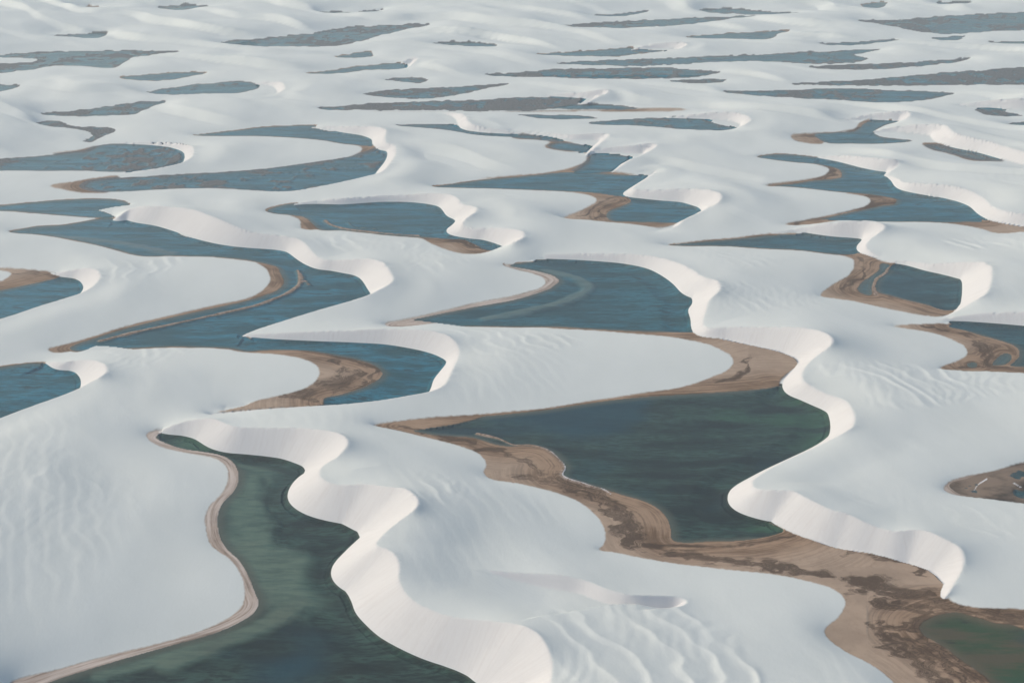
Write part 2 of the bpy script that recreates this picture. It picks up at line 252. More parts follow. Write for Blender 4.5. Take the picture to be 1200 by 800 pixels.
# dark organic mud and weed lines on the damp sand: (points, half width in px)
MUD = [
 ([(1085,724),(1115,711),(1150,720),(1200,727)],7), ([(1072,735),(1092,753),(1128,778),(1165,806)],7), ([(1005,688),(1060,699),(1102,707)],8),
 ([(700,600),(728,612),(735,640)],5), ([(1040,745),(1070,760),(1105,800)],5), ([(800,655),(880,664),(960,676)],4), ([(340,466),(390,455),(430,440)],4), ([(1150,400),(1165,415),(1150,430)],4),
 ([(560,527),(585,529),(610,540),(630,556)],2.5), ([(640,561),(670,568),(700,578),(722,590),(734,604),(738,620),(743,637)],6),
 ([(600,560),(640,566),(680,578),(705,594)],2.5), ([(660,570),(700,584),(720,600),(722,622)],2),
 ([(782,649),(810,651),(840,656),(870,659),(900,663),(930,668),(972,677)],4), ([(760,640),(800,640),(860,641),(900,634),(925,628)],2.5),
 ([(1000,680),(1030,687),(1060,694),(1090,699)],5.5), ([(1032,706),(1060,712),(1090,716),(1115,713)],5), ([(1022,731),(1045,737),(1085,722)],4),
 ([(1035,757),(1062,766),(1082,782),(1096,806)],6), ([(990,648),(1030,655),(1060,662),(1092,675)],2.2), ([(1060,750),(1090,762),(1115,782),(1130,800)],4),
 ([(378,452),(398,443),(408,433),(402,424)],3), ([(392,462),(430,449),(446,438),(430,425),(405,419),(360,412)],2.5), ([(330,464),(355,470),(375,470)],2),
 ([(1008,229),(1040,232.5),(1046,236),(1030,240),(990,248),(960,256),(938,261)],2.2), ([(1010,233),(1030,236),(1005,243)],1.6),
 ([(675,253),(690,246.5),(705,239),(718,232.5),(735,231)],1.5), ([(698,256),(705,247),(722,240),(738,235)],1.5),
 ([(988,338),(1003,327),(1018,316)],2.2), ([(975,297),(1000,299),(1020,306)],1.5), ([(1040,347),(1075,356)],1.3),
 ([(1138,404),(1152,413),(1150,424)],4), ([(1075,384),(1105,388),(1140,396),(1165,405)],2), ([(1120,430),(1160,431),(1190,431)],1.5),
 ([(457,500),(475,502.5),(500,508),(530,514),(560,518)],2.5), ([(955,197),(972,196),(980,202),(962,209)],2),
 ([(500,279),(530,284),(560,292)],1.6), ([(520,279),(545,284),(565,293)],1.4),([(930,162),(950,160),(975,157),(1003,152),(1008,146)],1.2),([(935,166),(955,166)],1.2),
 ([(20,321),(45,321),(65,323)],1.4), ([(410,184),(432,178),(444,175)],1), ([(880,420),(872,432),(855,443),(835,449)],2.0),
 ([(1135,569),(1165,565),(1200,560)],4), ([(1150,578),(1200,580)],3),
]
# thin sandbars that stand just out of the water: (points, half width in m, height)
BARS = [
 ([(118,399),(150,391),(200,380),(250,369),(300,357.5),(325,348.5),(342,340.5),(350,333),(352,325),(349,316)],1.6,.30),
 ([(350,333),(357,329),(362,333)],1.3,.25),
 ([(382,258),(386,262),(400,267),(430,271),(460,274),(490,276)],1.6,.28), ([(405,258),(415,265),(440,268)],.8,.12),
 ([(560,508),(585,514),(602,521),(622,521.5),(640,526.5),(654,537),(661,547),(658,556),(684,567),(706,573)],1.1,.30),
 ([(1043,311),(1037,320),(1026,328),(1023,338),(1027,346)],1.0,.3),
 ([(225,512),(240,520)],1.0,.1),
]
# submerged pale shoals: (points, half width in m, bed height)
SHOAL = [
 ([(280,640),(305,665),(345,690),(380,690)],17,-.35), ([(285,560),(290,600),(300,640)],10,-.4), ([(300,545),(335,565),(330,590)],7,-.45), ([(330,650),(360,665),(385,680)],9,-.35), ([(215,520),(250,530),(285,545)],3,-.4), ([(120,788),(200,766),(270,743)],4,-.35), ([(200,775),(255,752),(300,735),(350,705)],6,-.3), ([(268,560),(295,600),(300,650)],9,-.5),
 ([(640,316),(680,326),(690,335),(665,350),(620,362),(570,372)],5,-.35),
 ([(60,276),(150,285),(200,296)],5,-.3), ([(560,386),(700,388),(810,391)],3,-.25),
]
# dune crests: slip face on the right-hand side of the direction given; third number = crest height (m), left out where
# the traced foot of the slip face gives it.   name -> (points, drop or None, label)
N_ = None
CREST = {
'c1': ([(187,504.5,.5),(200,499),(225,491.5),(250,490),(272,499),(300,501),(325,501),(350,501),(375,503),(395,506),(405,511),(408,518),(404,525),(395,535),(380,544),(375,550),(374,556),(380,562),(390,567),(405,568),(430,567),(455,570),(475,572),(487,580),(491,587),(487,595),(480,601),(465,612),(450,625),(440,638),(455,643),(465,652),(468,665),(467,678),(472,690),(482,702),(500,712),(525,721),(550,725),(575,727),(600,730),(615,733),(630,741),(640,755),(646,770),(647,782),(645,800),(636,822,13),(610,850,11),(585,880,8)], N_,
       'white dune with a broad scalloped slip face falling into the winding green lagoon'),
'c2': ([(640,299,1.5),(690,297),(740,298),(775,302),(800,310),(815,318),(825,325),(840,328),(845,333),(843,340),(835,347),(830,353),(827,365),(823,376),(826,383),(860,383),(900,383),(925,383),(945,384),(960,387),(972,392),(977,399),(970,407),(955,418),(945,428),(940,437),(941,445),(950,452),(965,460),(980,465),(992,470),(998,478),(1002,488),(1000,498),(988,507),(975,514,3.6),(958,522.5,2.4),(932,534.5,2.2),(906,547,2.6),(891,556,3.8),(881,564,5.5),(884,571),(900,573.5),(930,575),(945,583),(975,597),(995,602),(1010,610),(1030,618),(1050,622),(1075,620),(1090,623),(1105,630),(1120,637),(1128,645),(1130,655),(1127,668),(1120,680),(1113,692,2.5),(1109,701,.5)], N_,
       'longest snaking white dune whose slip face borders the largest dark lagoon and its beach'),
'c3': ([(133,256.5,.6),(140,253,2.5),(150,245,5),(160,241),(175,241.5),(200,242),(225,245),(255,256),(280,267),(300,273),(335,276.5),(352,281),(362,291),(368,298),(378,304),(395,305),(410,304),(430,303),(445,305),(452,310),(458,320),(461,327),(455,333),(440,341,6.5),(430,346,6),(410,352.5,5),(380,361,4),(350,370,3.2),(320,379.5,2.3),(300,386,1.5),(286,392,.6)], N_,
       'white dune with rippled back curving between the zigzag lagoon and the teal-blue lagoon'),
'c3b': ([(286,392.2,.6),(325,390.5,2),(370,388.5,3.2),(420,386,4.5),(460,385,5.5),(490,386,6.5),(510,388),(527,394),(535,403),(538,414),(536,421),(532,428,6),(528,438,5.5),(521,450,5),(508,457,4.6),(480,463,4),(440,469.5,3.4),(400,473.5,3),(350,476.5,2.5),(300,480,1.8),(270,483,1.2),(245,486,.5)], N_,
       'white dune with a shaded front and dimpled back beside the crescent lagoon'),
'c4': ([(345,239,.5),(370,235.5,1.5),(400,232.5,3),(450,229),(490,227),(515,226.5),(530,228),(537,233),(541,239),(553,241),(560,243),(555,249),(545,256),(541,263),(555,268),(575,267),(600,268),(612,270),(616,274),(611,279),(600,284),(586,290,2.2),(566,297,.6)], N_,
       'white dune with a double-notched slip face above the striped tan spit'),
'c5': ([(770,200,.8),(758,208.5,3),(748,215,3.5),(740,221,4),(755,222.5),(775,222),(810,221),(830,222),(843,225),(846,231),(840,238),(830,243),(822,247.5,4.5),(812,252,4),(800,258,3.6),(795,264,2.6),(783,268,1.4),(768,271,.4)], N_,
       'white dune with a sharp point dividing the folded deep blue lagoon'),
'c5a': ([(600,153,.6),(640,156,1.5),(670,158,3),(700,156,4.5),(714,157,5),(706,165,4.5),(695,174,3),(688,181,1)], N_,
       'small sharp dune with a pointed crest above the tiny grey-blue pool'),
'c5b': ([(690,178,.6),(715,173,3),(745,170,5),(764,167.5,6),(771,169,6),(762,176,5),(750,182,4.5),(737,187,3.5),(728,194,2.5),(718,201,.6)], N_,
       'small dune with a wedge-shaped slip face beside the squeezed inlet'),
'c6a': ([(960,184,.6),(990,182),(1020,184.5),(1040,186),(1054,187.5),(1052,194,4),(1043,201,2.5),(1038,205,.8)], N_,
       'small dune with a triangular bright face at the head of the blue sandbar lagoon'),
'c6': ([(1036,203,.6),(1050,209,2),(1060,213,4),(1085,215),(1115,217.5),(1140,225),(1153,233),(1162,241),(1178,247),(1200,251),(1250,256,6)], N_,
       'white dune with a wide smooth slip face behind the blue lagoon with brown sandbar'),
'c7': ([(905,273,.5),(935,268,1.5),(960,262.5),(980,260),(1000,258.5),(1020,258.5),(1033,261),(1038,265),(1033,270),(1025,276),(1017,282),(1014,288),(1020,295,2),(1032,302,.6)], N_,
       'rounded white dune with a hooked crest above the slim teal lagoon'),
'c8': ([(1040,306,.5),(1065,306),(1090,309),(1110,308),(1135,307),(1155,307.5),(1162,312),(1162.5,322),(1161,332),(1157,342),(1147,349),(1134,357,3.6),(1122,364,2),(1107,371,.5)], N_,
       'white dune with a steep bright face above the oval dark green lagoon'),
'c9': ([(1100,374,.5),(1130,370,2),(1160,367,3.5),(1200,365.5,5),(1260,366,7)], N_,
       'low white ridge shading the top shore of the dark grey-green lagoon'),
'co': ([(55,424,.5),(72,424,2.5),(90,422),(110,422),(124,427.5),(126,433),(117,441),(104,448.5,5.5),(92,455,5),(75,462,4.6),(50,471,4.4),(25,480,4.4),(0,489.5,4.5),(-50,508,5)], N_,
       'white dune with a rippled shoulder closing off the bright blue lagoon'),
'cp': ([(60,320,.6),(78,317.5,2.5),(98,314),(113,315.5),(118,322),(112,332),(101,340,4.6),(92,344,4.4),(80,348,4),(50,357,3.8),(25,365.5,3.8),(0,373.5,4),(-50,391,4.5)], N_,
       'broad white dune with dimpled side closing off the pale blue lagoon'),
'cq': ([(366,149,.6),(385,148.5,2),(410,148),(438,148),(453,152),(450,160),(452,168),(463,171),(463,181),(457,190,6),(449,200,5),(430,206,4.4),(400,213,3.6),(370,219,3),(340,224,2),(315,224,.8)], N_,
       'large smooth dune with a notched face beside the weed-streaked blue lagoon'),
'cr': ([(140,167.5,.6),(180,166.5,2),(210,167.5,3.5),(226,172,4.6),(226,181,4.4),(216,189,4),(195,195,3.4),(165,200,2),(140,203,.6)], N_,
       'smooth dune closing off the lagoon of brown weed islands'),
'cf1': ([(640,112,.5),(670,109.5,3),(695,106.5,6),(711,104,8),(714,107,7),(700,113,4.5),(690,119,2.5),(680,122,.6)], N_,
       'far white dune with a pointed summit behind the darkest marsh'),
'cf2': ([(780,137.5,.5),(815,134,3),(845,131,5.5),(868,133,6),(880,139,5.5),(872,146,4),(860,151,1)], N_,
       'far dune with a curved face above the narrow deep blue lagoon'),
'cf3': ([(1125,124,.5),(1150,119,4),(1180,116,7),(1200,115.5,8),(1260,114,8)], N_,
       'far dune with a short bright face above the small puddle field'),
'cf4': ([(1024,153.5,.8),(1045,149,3),(1075,146,6),(1100,145.5,8),(1110,147,8.5),(1114,153,8.5),(1130,159,8),(1160,166,7.5),(1200,178,7),(1260,195,6)], N_,
       'wide bright dune face between the teal-blue lagoon and the damp grey channel'),
'cf5': ([(990,141,.5),(1015,135,3),(1045,131,6),(1066,130.5,7),(1066,136,5.5),(1053,142,1)], N_,
       'far small dune with a rounded bright face behind the teal-blue lagoon'),
'cf6': ([(470,74,.5),(476,70,3),(490,67,5),(486,72,4.5),(478,79,1)], N_,
       'tiny far dune with a bright notch at the end of the curved blue sliver'),
'cf7': ([(300,98,.5),(318,96,3),(330,96,5),(334,103,4.5),(322,110,2),(305,113,.5)], N_,
       'far dune with a jagged bright notch near the light blue lagoon'),
'cf8': ([(740,58,.5),(765,52,4),(795,49,7),(806,51,7),(798,56,4),(780,60,1)], N_,
       'far dune with a pink-lit round summit by the plain blue wedge of water'),
'cf9': ([(520,133,.5),(535,132,3),(545,134,5),(548,142,5),(560,148,3.5),(590,153,2),(610,156,.6)], N_,
       'far broad dune with a smooth front above the thin winding channel'),
'hollow': ([(545,650,6.2),(600,654,6.4),(650,658.5,6.6),(685,664,6.8),(712,674,7.0),(738,680,7.2),(770,678.5,7.4),(795,677.5,7.4),(806,682,7.2),(800,690,7),(775,696,6.8),(745,701,6.5)], 2.2,
       'shallow wind-scooped hollow with a shaded lip on a smooth dune back'),
}
# where the foot of each slip face was traced: lagoon names or numbers in BEACH
BASE = {'c1': ['A'], 'c2': ['C', 'B', 1, 2], 'c3': ['D', 'G'], 'c3b': ['D'], 'c4': ['H', 7], 'c5': ['I', 8], 'c6a': ['J'],
        'c6': ['J', 12], 'c7': ['K'], 'c8': ['L', 'La', 14], 'co': ['O'], 'cp': ['P'], 'cq': ['Q2', 'Q']}
# fields of small wind-built ridges on the dune backs: (outline, amplitude m, wavelength m)
RIPPLE = [
 ([(625,735),(700,715),(790,720),(870,760),(900,830),(640,830),(655,780)],.85,11), ([(470,572),(520,570),(560,590),(540,620),(470,625),(455,622),(490,595)],.5,8),
 ([(500,392),(560,384),(660,388),(690,405),(640,425),(560,430),(540,410)],.55,9), ([(945,440),(1000,432),(1180,436),(1200,460),(1110,490),(1010,492),(1000,470),(945,450)],.85,11),
 ([(845,345),(900,340),(1000,348),(960,372),(880,380),(830,378)],.55,9), ([(770,292),(860,290),(930,310),(880,330),(845,328),(800,305)],.5,10),
 ([(100,408),(160,402),(260,404),(200,430),(140,450),(115,442),(125,430)],.7,10), ([(100,312),(150,302),(230,300),(190,330),(120,345),(118,320)],.7,10),
 ([(355,272),(430,272),(500,285),(560,310),(520,330),(470,335),(455,310),(370,298)],.55,11), ([(1100,290),(1160,275),(1250,278),(1250,305),(1165,305),(1110,305)],1.0,16),
 ([(-20,545),(90,535),(140,570),(120,660),(40,690),(-20,680)],.28,14), ([(535,222),(600,222),(640,230),(600,245),(560,240)],.4,12),
 ([(840,218),(900,220),(910,232),(850,235)],.45,12), ([(1120,214),(1250,208),(1250,240),(1165,235)],.6,15), ([(1000,575),(1100,590),(1200,600),(1200,640),(1130,640),(1060,615),(990,600)],.22,12),
 ([(590,655),(720,660),(800,674),(860,672),(760,655)],.2,6),
]

# ------------------------------------------------------------------ grid: fine where the photograph looks, coarse beyond
def axis(lo, hi, step, out_lo, out_hi, grow):
    a = list(np.arange(lo, hi + step * .5, step))
    s = step
    while a[0] > out_lo:
        s *= grow; a.insert(0, max(out_lo, a[0] - s))
    s = step
    while a[-1] < out_hi:
        s *= grow; a.append(min(out_hi, a[-1] + s))
    return np.array(a)
SU, SV = 1.3, 0.95
US = axis(-45, 1245, SU, -1600, 2800, 1.12)
vf = list(np.arange(-20, 835, SV))
s = SV
while vf[-1] < 2600: s *= 1.12; vf.append(vf[-1] + s)
# towards the horizon: ratio steps in (v - horizon)
HV = 400 - FPX * math.tan(PITCH)
q = vf[0] - HV
qs = []
g = 1.006
while q > 34: q /= g; g = min(g * 1.03, 1.04); qs.append(HV + q)
VS = np.array(qs[::-1] + vf)
nu, nv = len(US), len(VS)
UU, VV = np.meshgrid(US, VS)
X, Y = ground(UU, VV)
print('grid', nu, nv, nu * nv, 'far', Y.max())

TAN = math.tan(rad(32.5))

def sub(u0, u1, v0, v1):
    i0 = max(0, np.searchsorted(US, u0) - 1); i1 = min(nu, np.searchsorted(US, u1) + 1)
    j0 = max(0, np.searchsorted(VS, v0) - 1); j1 = min(nv, np.searchsorted(VS, v1) + 1)
    return (slice(j0, j1), slice(i0, i1))

def inside(poly, u, v):
    m = np.zeros(u.shape, bool)
    n = len(poly)
    for i in range(n):
        x1, y1 = poly[i][:2]; x2, y2 = poly[(i + 1) % n][:2]
        if y1 == y2: continue
        c = ((y1 > v) != (y2 > v))
        m ^= c & (u < (x2 - x1) * (v - y1) / (y2 - y1) + x1)
    return m

def near(px, py, cx, cy, R=1e9, cz=None, T=40):
    """tile by tile: nearest sample, distance to it (capped at R) and, with cz, the upper envelope of repose cones"""
    f = np.float32
    px = px.astype(f); py = py.astype(f); cx = cx.astype(f); cy = cy.astype(f)
    H, W = px.shape
    idx = np.zeros((H, W), np.int32); dist = np.full((H, W), min(R, 1e6), f); env = np.full((H, W), -50, f)
    if cz is not None: cz = cz.astype(f)
    for j in range(0, H, T):
        for i in range(0, W, T):
            x = px[j:j + T, i:i + T]; y = py[j:j + T, i:i + T]
            x0, x1, y0, y1 = x.min(), x.max(), y.min(), y.max()
            ex = np.maximum(np.maximum(x0 - cx, cx - x1), 0); ey = np.maximum(np.maximum(y0 - cy, cy - y1), 0)
            lo_ = np.sqrt(ex * ex + ey * ey)
            fx = np.maximum(np.abs(cx - x0), np.abs(cx - x1)); fy = np.maximum(np.abs(cy - y0), np.abs(cy - y1))
            lim = min(R, float(np.sqrt(fx * fx + fy * fy).min()) + 1e-3) if cz is None else R
            k = np.nonzero(lo_ <= lim)[0]
            if len(k) == 0: continue
            d = (x[..., None] - cx[k]) ** 2 + (y[..., None] - cy[k]) ** 2
            m = d.argmin(-1)
            idx[j:j + T, i:i + T] = k[m]
            dist[j:j + T, i:i + T] = np.minimum(np.sqrt(np.take_along_axis(d, m[..., None], -1)[..., 0]), dist[j:j + T, i:i + T])
            if cz is not None:
                env[j:j + T, i:i + T] = (cz[k] - f(TAN) * np.sqrt(d)).max(-1)
    if cz is None: return idx, dist.astype(float)
    return idx, dist.astype(float), env.astype(float)
nearest = near

Z = np.zeros((nv, nu)); FIX = np.zeros((nv, nu), bool)
SHORE = np.full((nv, nu), 60.0)          # distance to the nearest water edge in m, negative in water
WET = np.zeros((nv, nu)); MUDA = np.zeros((nv, nu)); GREEN = np.zeros((nv, nu)); MARSH = np.zeros((nv, nu))
SLIP = np.full((nv, nu), -1, np.int16)
DEPTH = np.zeros((nv, nu))
LAGID = np.full((nv, nu), -1, np.int16)

lag_names = list(LAG)
lag_curve = {}
for li, k in enumerate(lag_names):
    pts, green, marsh, depth, _ = LAG[k]
    cv = curve(pts, True, 1.2 if min(p[1] for p in pts) < 130 else 2.5)
    if k[0] == 'T' or k in ('J3', 'N'):
        tt = np.arange(len(cv)) / 7.0
        far_ = k[0] == 'T'
        cv[:, 0] += (5.0 if far_ else 2.5) * fbm(tt, tt * 0 + li * 7.7, 71, 4); cv[:, 1] += (1.3 if far_ else 1.5) * fbm(tt, tt * 0 + li * 3.3, 72, 4)
    lag_curve[k] = cv
    mg = 30 if cv[:, 1].mean() > 250 else 14 if cv[:, 1].mean() > 120 else 5
    S = sub(cv[:, 0].min() - mg * 2, cv[:, 0].max() + mg * 2, cv[:, 1].min() - mg, cv[:, 1].max() + mg)
    ins = inside(cv, UU[S], VV[S])
    wx, wy = ground(cv[:, 0], cv[:, 1])
    _, d = near(X[S], Y[S], wx, wy, 60)
    sd = np.where(ins, -d, d)
    cur = SHORE[S]
    better = sd < cur
    SHORE[S] = np.where(better, sd, cur)
    GREEN[S] = np.where(better, green, GREEN[S]); MARSH[S] = np.where(better & (d < 60), marsh, MARSH[S])
    LAGID[S] = np.where(ins, li, LAGID[S])
    DEPTH[S] = np.where(ins, depth, DEPTH[S])

for pts in BEACH:
    cv = curve(pts, True, 3)
    S = sub(cv[:, 0].min() - 2, cv[:, 0].max() + 2, cv[:, 1].min() - 2, cv[:, 1].max() + 2)
    WET[S] = np.maximum(WET[S], inside(cv, UU[S], VV[S]))
BEACHM = WET > .5
PALE = np.zeros((nv, nu))
for i_ in (0, 16, 5):
    cv = curve(BEACH[i_], True, 3)
    S = sub(cv[:, 0].min() - 2, cv[:, 0].max() + 2, cv[:, 1].min() - 2, cv[:, 1].max() + 2)
    PALE[S] = np.maximum(PALE[S], inside(cv, UU[S], VV[S]))

MUDD = np.zeros((nv, nu))
FOAM_GLINTA = np.zeros((nv, nu))
FOAM_GLINT = [([(604,520.5),(620,519.5),(640,525),(655,536),(663,547),(660,556.5),(685,566),(706,572),(716,579)],.6),
        ([(1142,574),(1145,569),(1152,564),(1156,561.5)],.7), ([(1188,566),(1196,571)],.6)]  # these two strokes are painted puddle glints in the muddy hollow, not foam
for pts, w in FOAM_GLINT:
    cv = curve(pts, False, 1)
    S = sub(cv[:, 0].min() - 8, cv[:, 0].max() + 8, cv[:, 1].min() - 6, cv[:, 1].max() + 6)
    _, d = nearest(UU[S], VV[S], cv[:, 0], cv[:, 1])
    FOAM_GLINTA[S] = np.maximum(FOAM_GLINTA[S], sstep(1.5, .5, d / (w * (1 + .9 * fbm(UU[S] / 6, VV[S] / 6, 61, 3)))))
for pts, w in MUD:
    cv = curve([(a, b) for a, b in pts], False, 2)
    S = sub(cv[:, 0].min() - 3 * w, cv[:, 0].max() + 3 * w, cv[:, 1].min() - 3 * w, cv[:, 1].max() + 3 * w)
    u_ = UU[S] + 22 * fbm(UU[S] / 30, VV[S] / 9, 6, 4); v_ = VV[S] + w * 1.6 * fbm(UU[S] / 22, VV[S] / 7, 7, 4)
    _, d = nearest(u_ * .55, v_, cv[:, 0] * .55, cv[:, 1])
    wob = 1 + 1.3 * fbm(UU[S] / 18, VV[S] / 5, 5, 4)
    m_ = 1 - sstep(.25, 1.9, d / (w * wob))
    MUDD[S] = np.where(m_ > MUDA[S], d, MUDD[S])
    MUDA[S] = np.maximum(MUDA[S], m_)

# ---- slip faces
BEACHC = [curve(b, True, 3)[:, :2] for b in BEACH]
def base_of(k):
    o_ = np.concatenate([lag_curve[b][:, :2] if isinstance(b, str) else BEACHC[b] for b in BASE.get(k, lag_names)])
    return ground(o_[:, 0], o_[:, 1])
def smooth1(a, n):
    for _ in range(n):
        a = np.concatenate([a[:1], .25 * a[:-2] + .5 * a[1:-1] + .25 * a[2:], a[-1:]])
    return a
crest_names = list(CREST)
crest_world = {}
ZS = np.full((nv, nu), -50.0)
NEARD = np.full((nv, nu), 1e9)
KILL = np.zeros((nv, nu), bool); BROW = np.zeros((nv, nu), bool); GAP = np.zeros((nv, nu), bool); HZX = np.full((nv, nu), -50.0); SARC = np.zeros((nv, nu))
for ci, k in enumerate(crest_names):
    pts, drop, _ = CREST[k]
    if drop is not None: continue
    P = []
    hs = np.arange(.3, 22, .1)
    ox, oy = base_of(k)
    for p in pts:
        if len(p) == 3:
            P.append(p); continue
        cx, cy = ground(p[0], p[1], hs)
        lu = (np.abs(ox - cx.mean()) < 90) & (np.abs(oy - cy.mean()) < 140)
        bx, by = ox[lu], oy[lu]
        d = np.sqrt(((cx[:, None] - bx) ** 2 + (cy[:, None] - by) ** 2).min(1))
        f = hs - d * TAN
        pos = np.nonzero(f >= 0)[0]
        P.append((p[0], p[1], hs[pos[0]] if len(pos) else 8.0))
    h = np.array([p[2] for p in P])
    auto = np.array([len(p) == 2 for p in pts])
    h2 = h.copy()
    for i in range(1, len(h) - 1):
        if auto[i]: h2[i] = .25 * h[i - 1] + .5 * h[i] + .25 * h[i + 1]
    print(k, np.round(h2, 1))
    cv = curve([(p[0], p[1], hh) for p, hh in zip(P, h2)], False, 1.5)
    wx, wy = ground(cv[:, 0], cv[:, 1], cv[:, 2]); wz = np.maximum(smooth1(cv[:, 2], 25), .1)
    wx = smooth1(wx, 8); wy = smooth1(wy, 8)
    crest_world[k] = (wx, wy, wz)
    gu, gv = to_uv(wx, wy)
    R = wz.max() / TAN * 1.1 + 30
    reach = FPX * R / np.hypot(wy.min(), CAM_H)
    S = sub(gu.min() - reach, gu.max() + reach, gv.min() - reach * .8, gv.max() + reach * .8)
    idx, d, hz = near(X[S], Y[S], wx, wy, R, wz)
    hz = np.where(d < R * .99, hz, -50)
    tx = smooth1(np.gradient(wx), 2); ty = smooth1(np.gradient(wy), 2)
    n = np.hypot(tx, ty) + 1e-9; tx /= n; ty /= n
    rx = X[S] - wx[idx]; ry = Y[S] - wy[idx]
    cr = tx[idx] * ry - ty[idx] * rx                 # > 0 : left of the crest
    al = tx[idx] * rx + ty[idx] * ry
    right = cr < 0
    end = (idx == 0) | (idx == len(wx) - 1)
    ok = right & ~(end & (np.abs(al) > np.abs(cr)))
    cur = ZS[S]
    take = ok & (hz > cur) & ((hz > .05) | ((LAGID[S] >= 0) & (hz > -1.5)))
    ZS[S] = np.where(take, hz, cur)
    SLIP[S] = np.where(take, ci, SLIP[S])
    GAP[S] |= ok & (hz <= .05) & (hz > -5) & (LAGID[S] < 0) & (wz[idx] > 1.0)
    HZX[S] = np.maximum(HZX[S], np.where(ok & (wz[idx] > .6), hz, -50))
    arc = np.concatenate([[0], np.cumsum(np.hypot(np.diff(wx), np.diff(wy)))])
    SARC[S] = np.where(take, arc[idx] + ci * 500 + al, SARC[S])
    nearer = d < NEARD[S]
    NEARD[S] = np.where(nearer, d, NEARD[S])
    if k in BASE or k in ('c9',): KILL[S] = np.where(nearer, (~right) & ~end & (d < 30) & (wz[idx] > .7), KILL[S])
    # snap grid points onto the crest so that the brow is a clean line
    gi, gd = near(UU[S] / SU, VV[S] / SV, gu / SU, gv / SV, 2)
    sn = (gd < .5) & (wz[gi] > .4)
    X[S] = np.where(sn, wx[gi], X[S]); Y[S] = np.where(sn, wy[gi], Y[S])
    ZS[S] = np.where(sn, wz[gi], ZS[S]); SLIP[S] = np.where(sn, ci, SLIP[S])
    BROW[S] |= sn

# ---- fixed heights: water beds, beaches, slip faces
nz = fbm(X / 9, Y / 14, 3, 5)
water = (LAGID >= 0) & ~(KILL & (SLIP < 0))
dd = np.maximum(0, -SHORE)
slope = .10 + .5 * sstep(16, 3, -HZX / TAN)
bed = -DEPTH * (1 - np.exp(-dd * slope / np.maximum(DEPTH, .2))) - .02
# weed and mud islands in the shallow marshes
mz = .7 * fbm(X / 45, Y / 40, 11, 5) + .8 * fbm(X / 7, Y / 9, 13, 3)
lift = sstep(-.10, .14, mz * .8 + (MARSH - .60) * .75)
lift = np.where(MARSH > .01, lift, 0)
bed = bed * (1 - lift) + lift * (.10 + .12 * np.abs(nz))
SHOALA = np.zeros((nv, nu))
for pts, w, hgt in SHOAL:
    cv = curve(pts, False, 3)
    wx, wy = ground(cv[:, 0], cv[:, 1])
    S = sub(cv[:, 0].min() - 90, cv[:, 0].max() + 90, cv[:, 1].min() - 50, cv[:, 1].max() + 50)
    _, d = nearest(X[S], Y[S], wx, wy)
    f = sstep(1.2, .3, d / (w * (1 + .5 * nz[S]))) * sstep(3, 13, -HZX[S] / TAN)
    bed[S] = np.where(bed[S] < hgt, bed[S] + (hgt - bed[S]) * f, bed[S])
    SHOALA[S] = np.maximum(SHOALA[S], f * min(1.0, .35 / -hgt))
BARM = np.zeros((nv, nu))
for pts, w, hgt in BARS:
    cv = curve(pts, False, 1.5)
    wx, wy = ground(cv[:, 0], cv[:, 1])
    S = sub(cv[:, 0].min() - 30, cv[:, 0].max() + 30, cv[:, 1].min() - 15, cv[:, 1].max() + 15)
    _, d = nearest(X[S], Y[S], wx, wy)
    f = d / (w * (1.1 + .9 * nz[S]))
    b = hgt - .5 * f * f
    BARM[S] = np.maximum(BARM[S], sstep(1.3, .7, f))
    bed[S] = np.maximum(bed[S], np.where(f < 2, b, -9))
Z[water] = bed[water]; FIX |= water
bm_ = BEACHM & ~water & ~(KILL & (SLIP < 0) & (SHORE > 25))
bz = .05 + np.minimum(np.maximum(SHORE, 0) * .035, .7) + .06 * nz * sstep(0, 6, SHORE)
Z[bm_] = bz[bm_]; FIX |= bm_
sl = SLIP >= 0
useS = sl & (~FIX | (ZS > Z) | (water & (ZS > -1.5)))
Z[useS] = ZS[useS]; FIX |= useS
gap = GAP & ~FIX & ~KILL
Z[gap] = np.where(SHORE[gap] < 3.5, np.maximum(HZX[gap], -1.2), .06); FIX |= gap
SLIPM = useS & (ZS > .05)
SLIP[~useS] = -1

# far off-frame and beyond the photograph the dunes go on as open sand
Kk, Cc = 2.3e-4, 2.8e-3

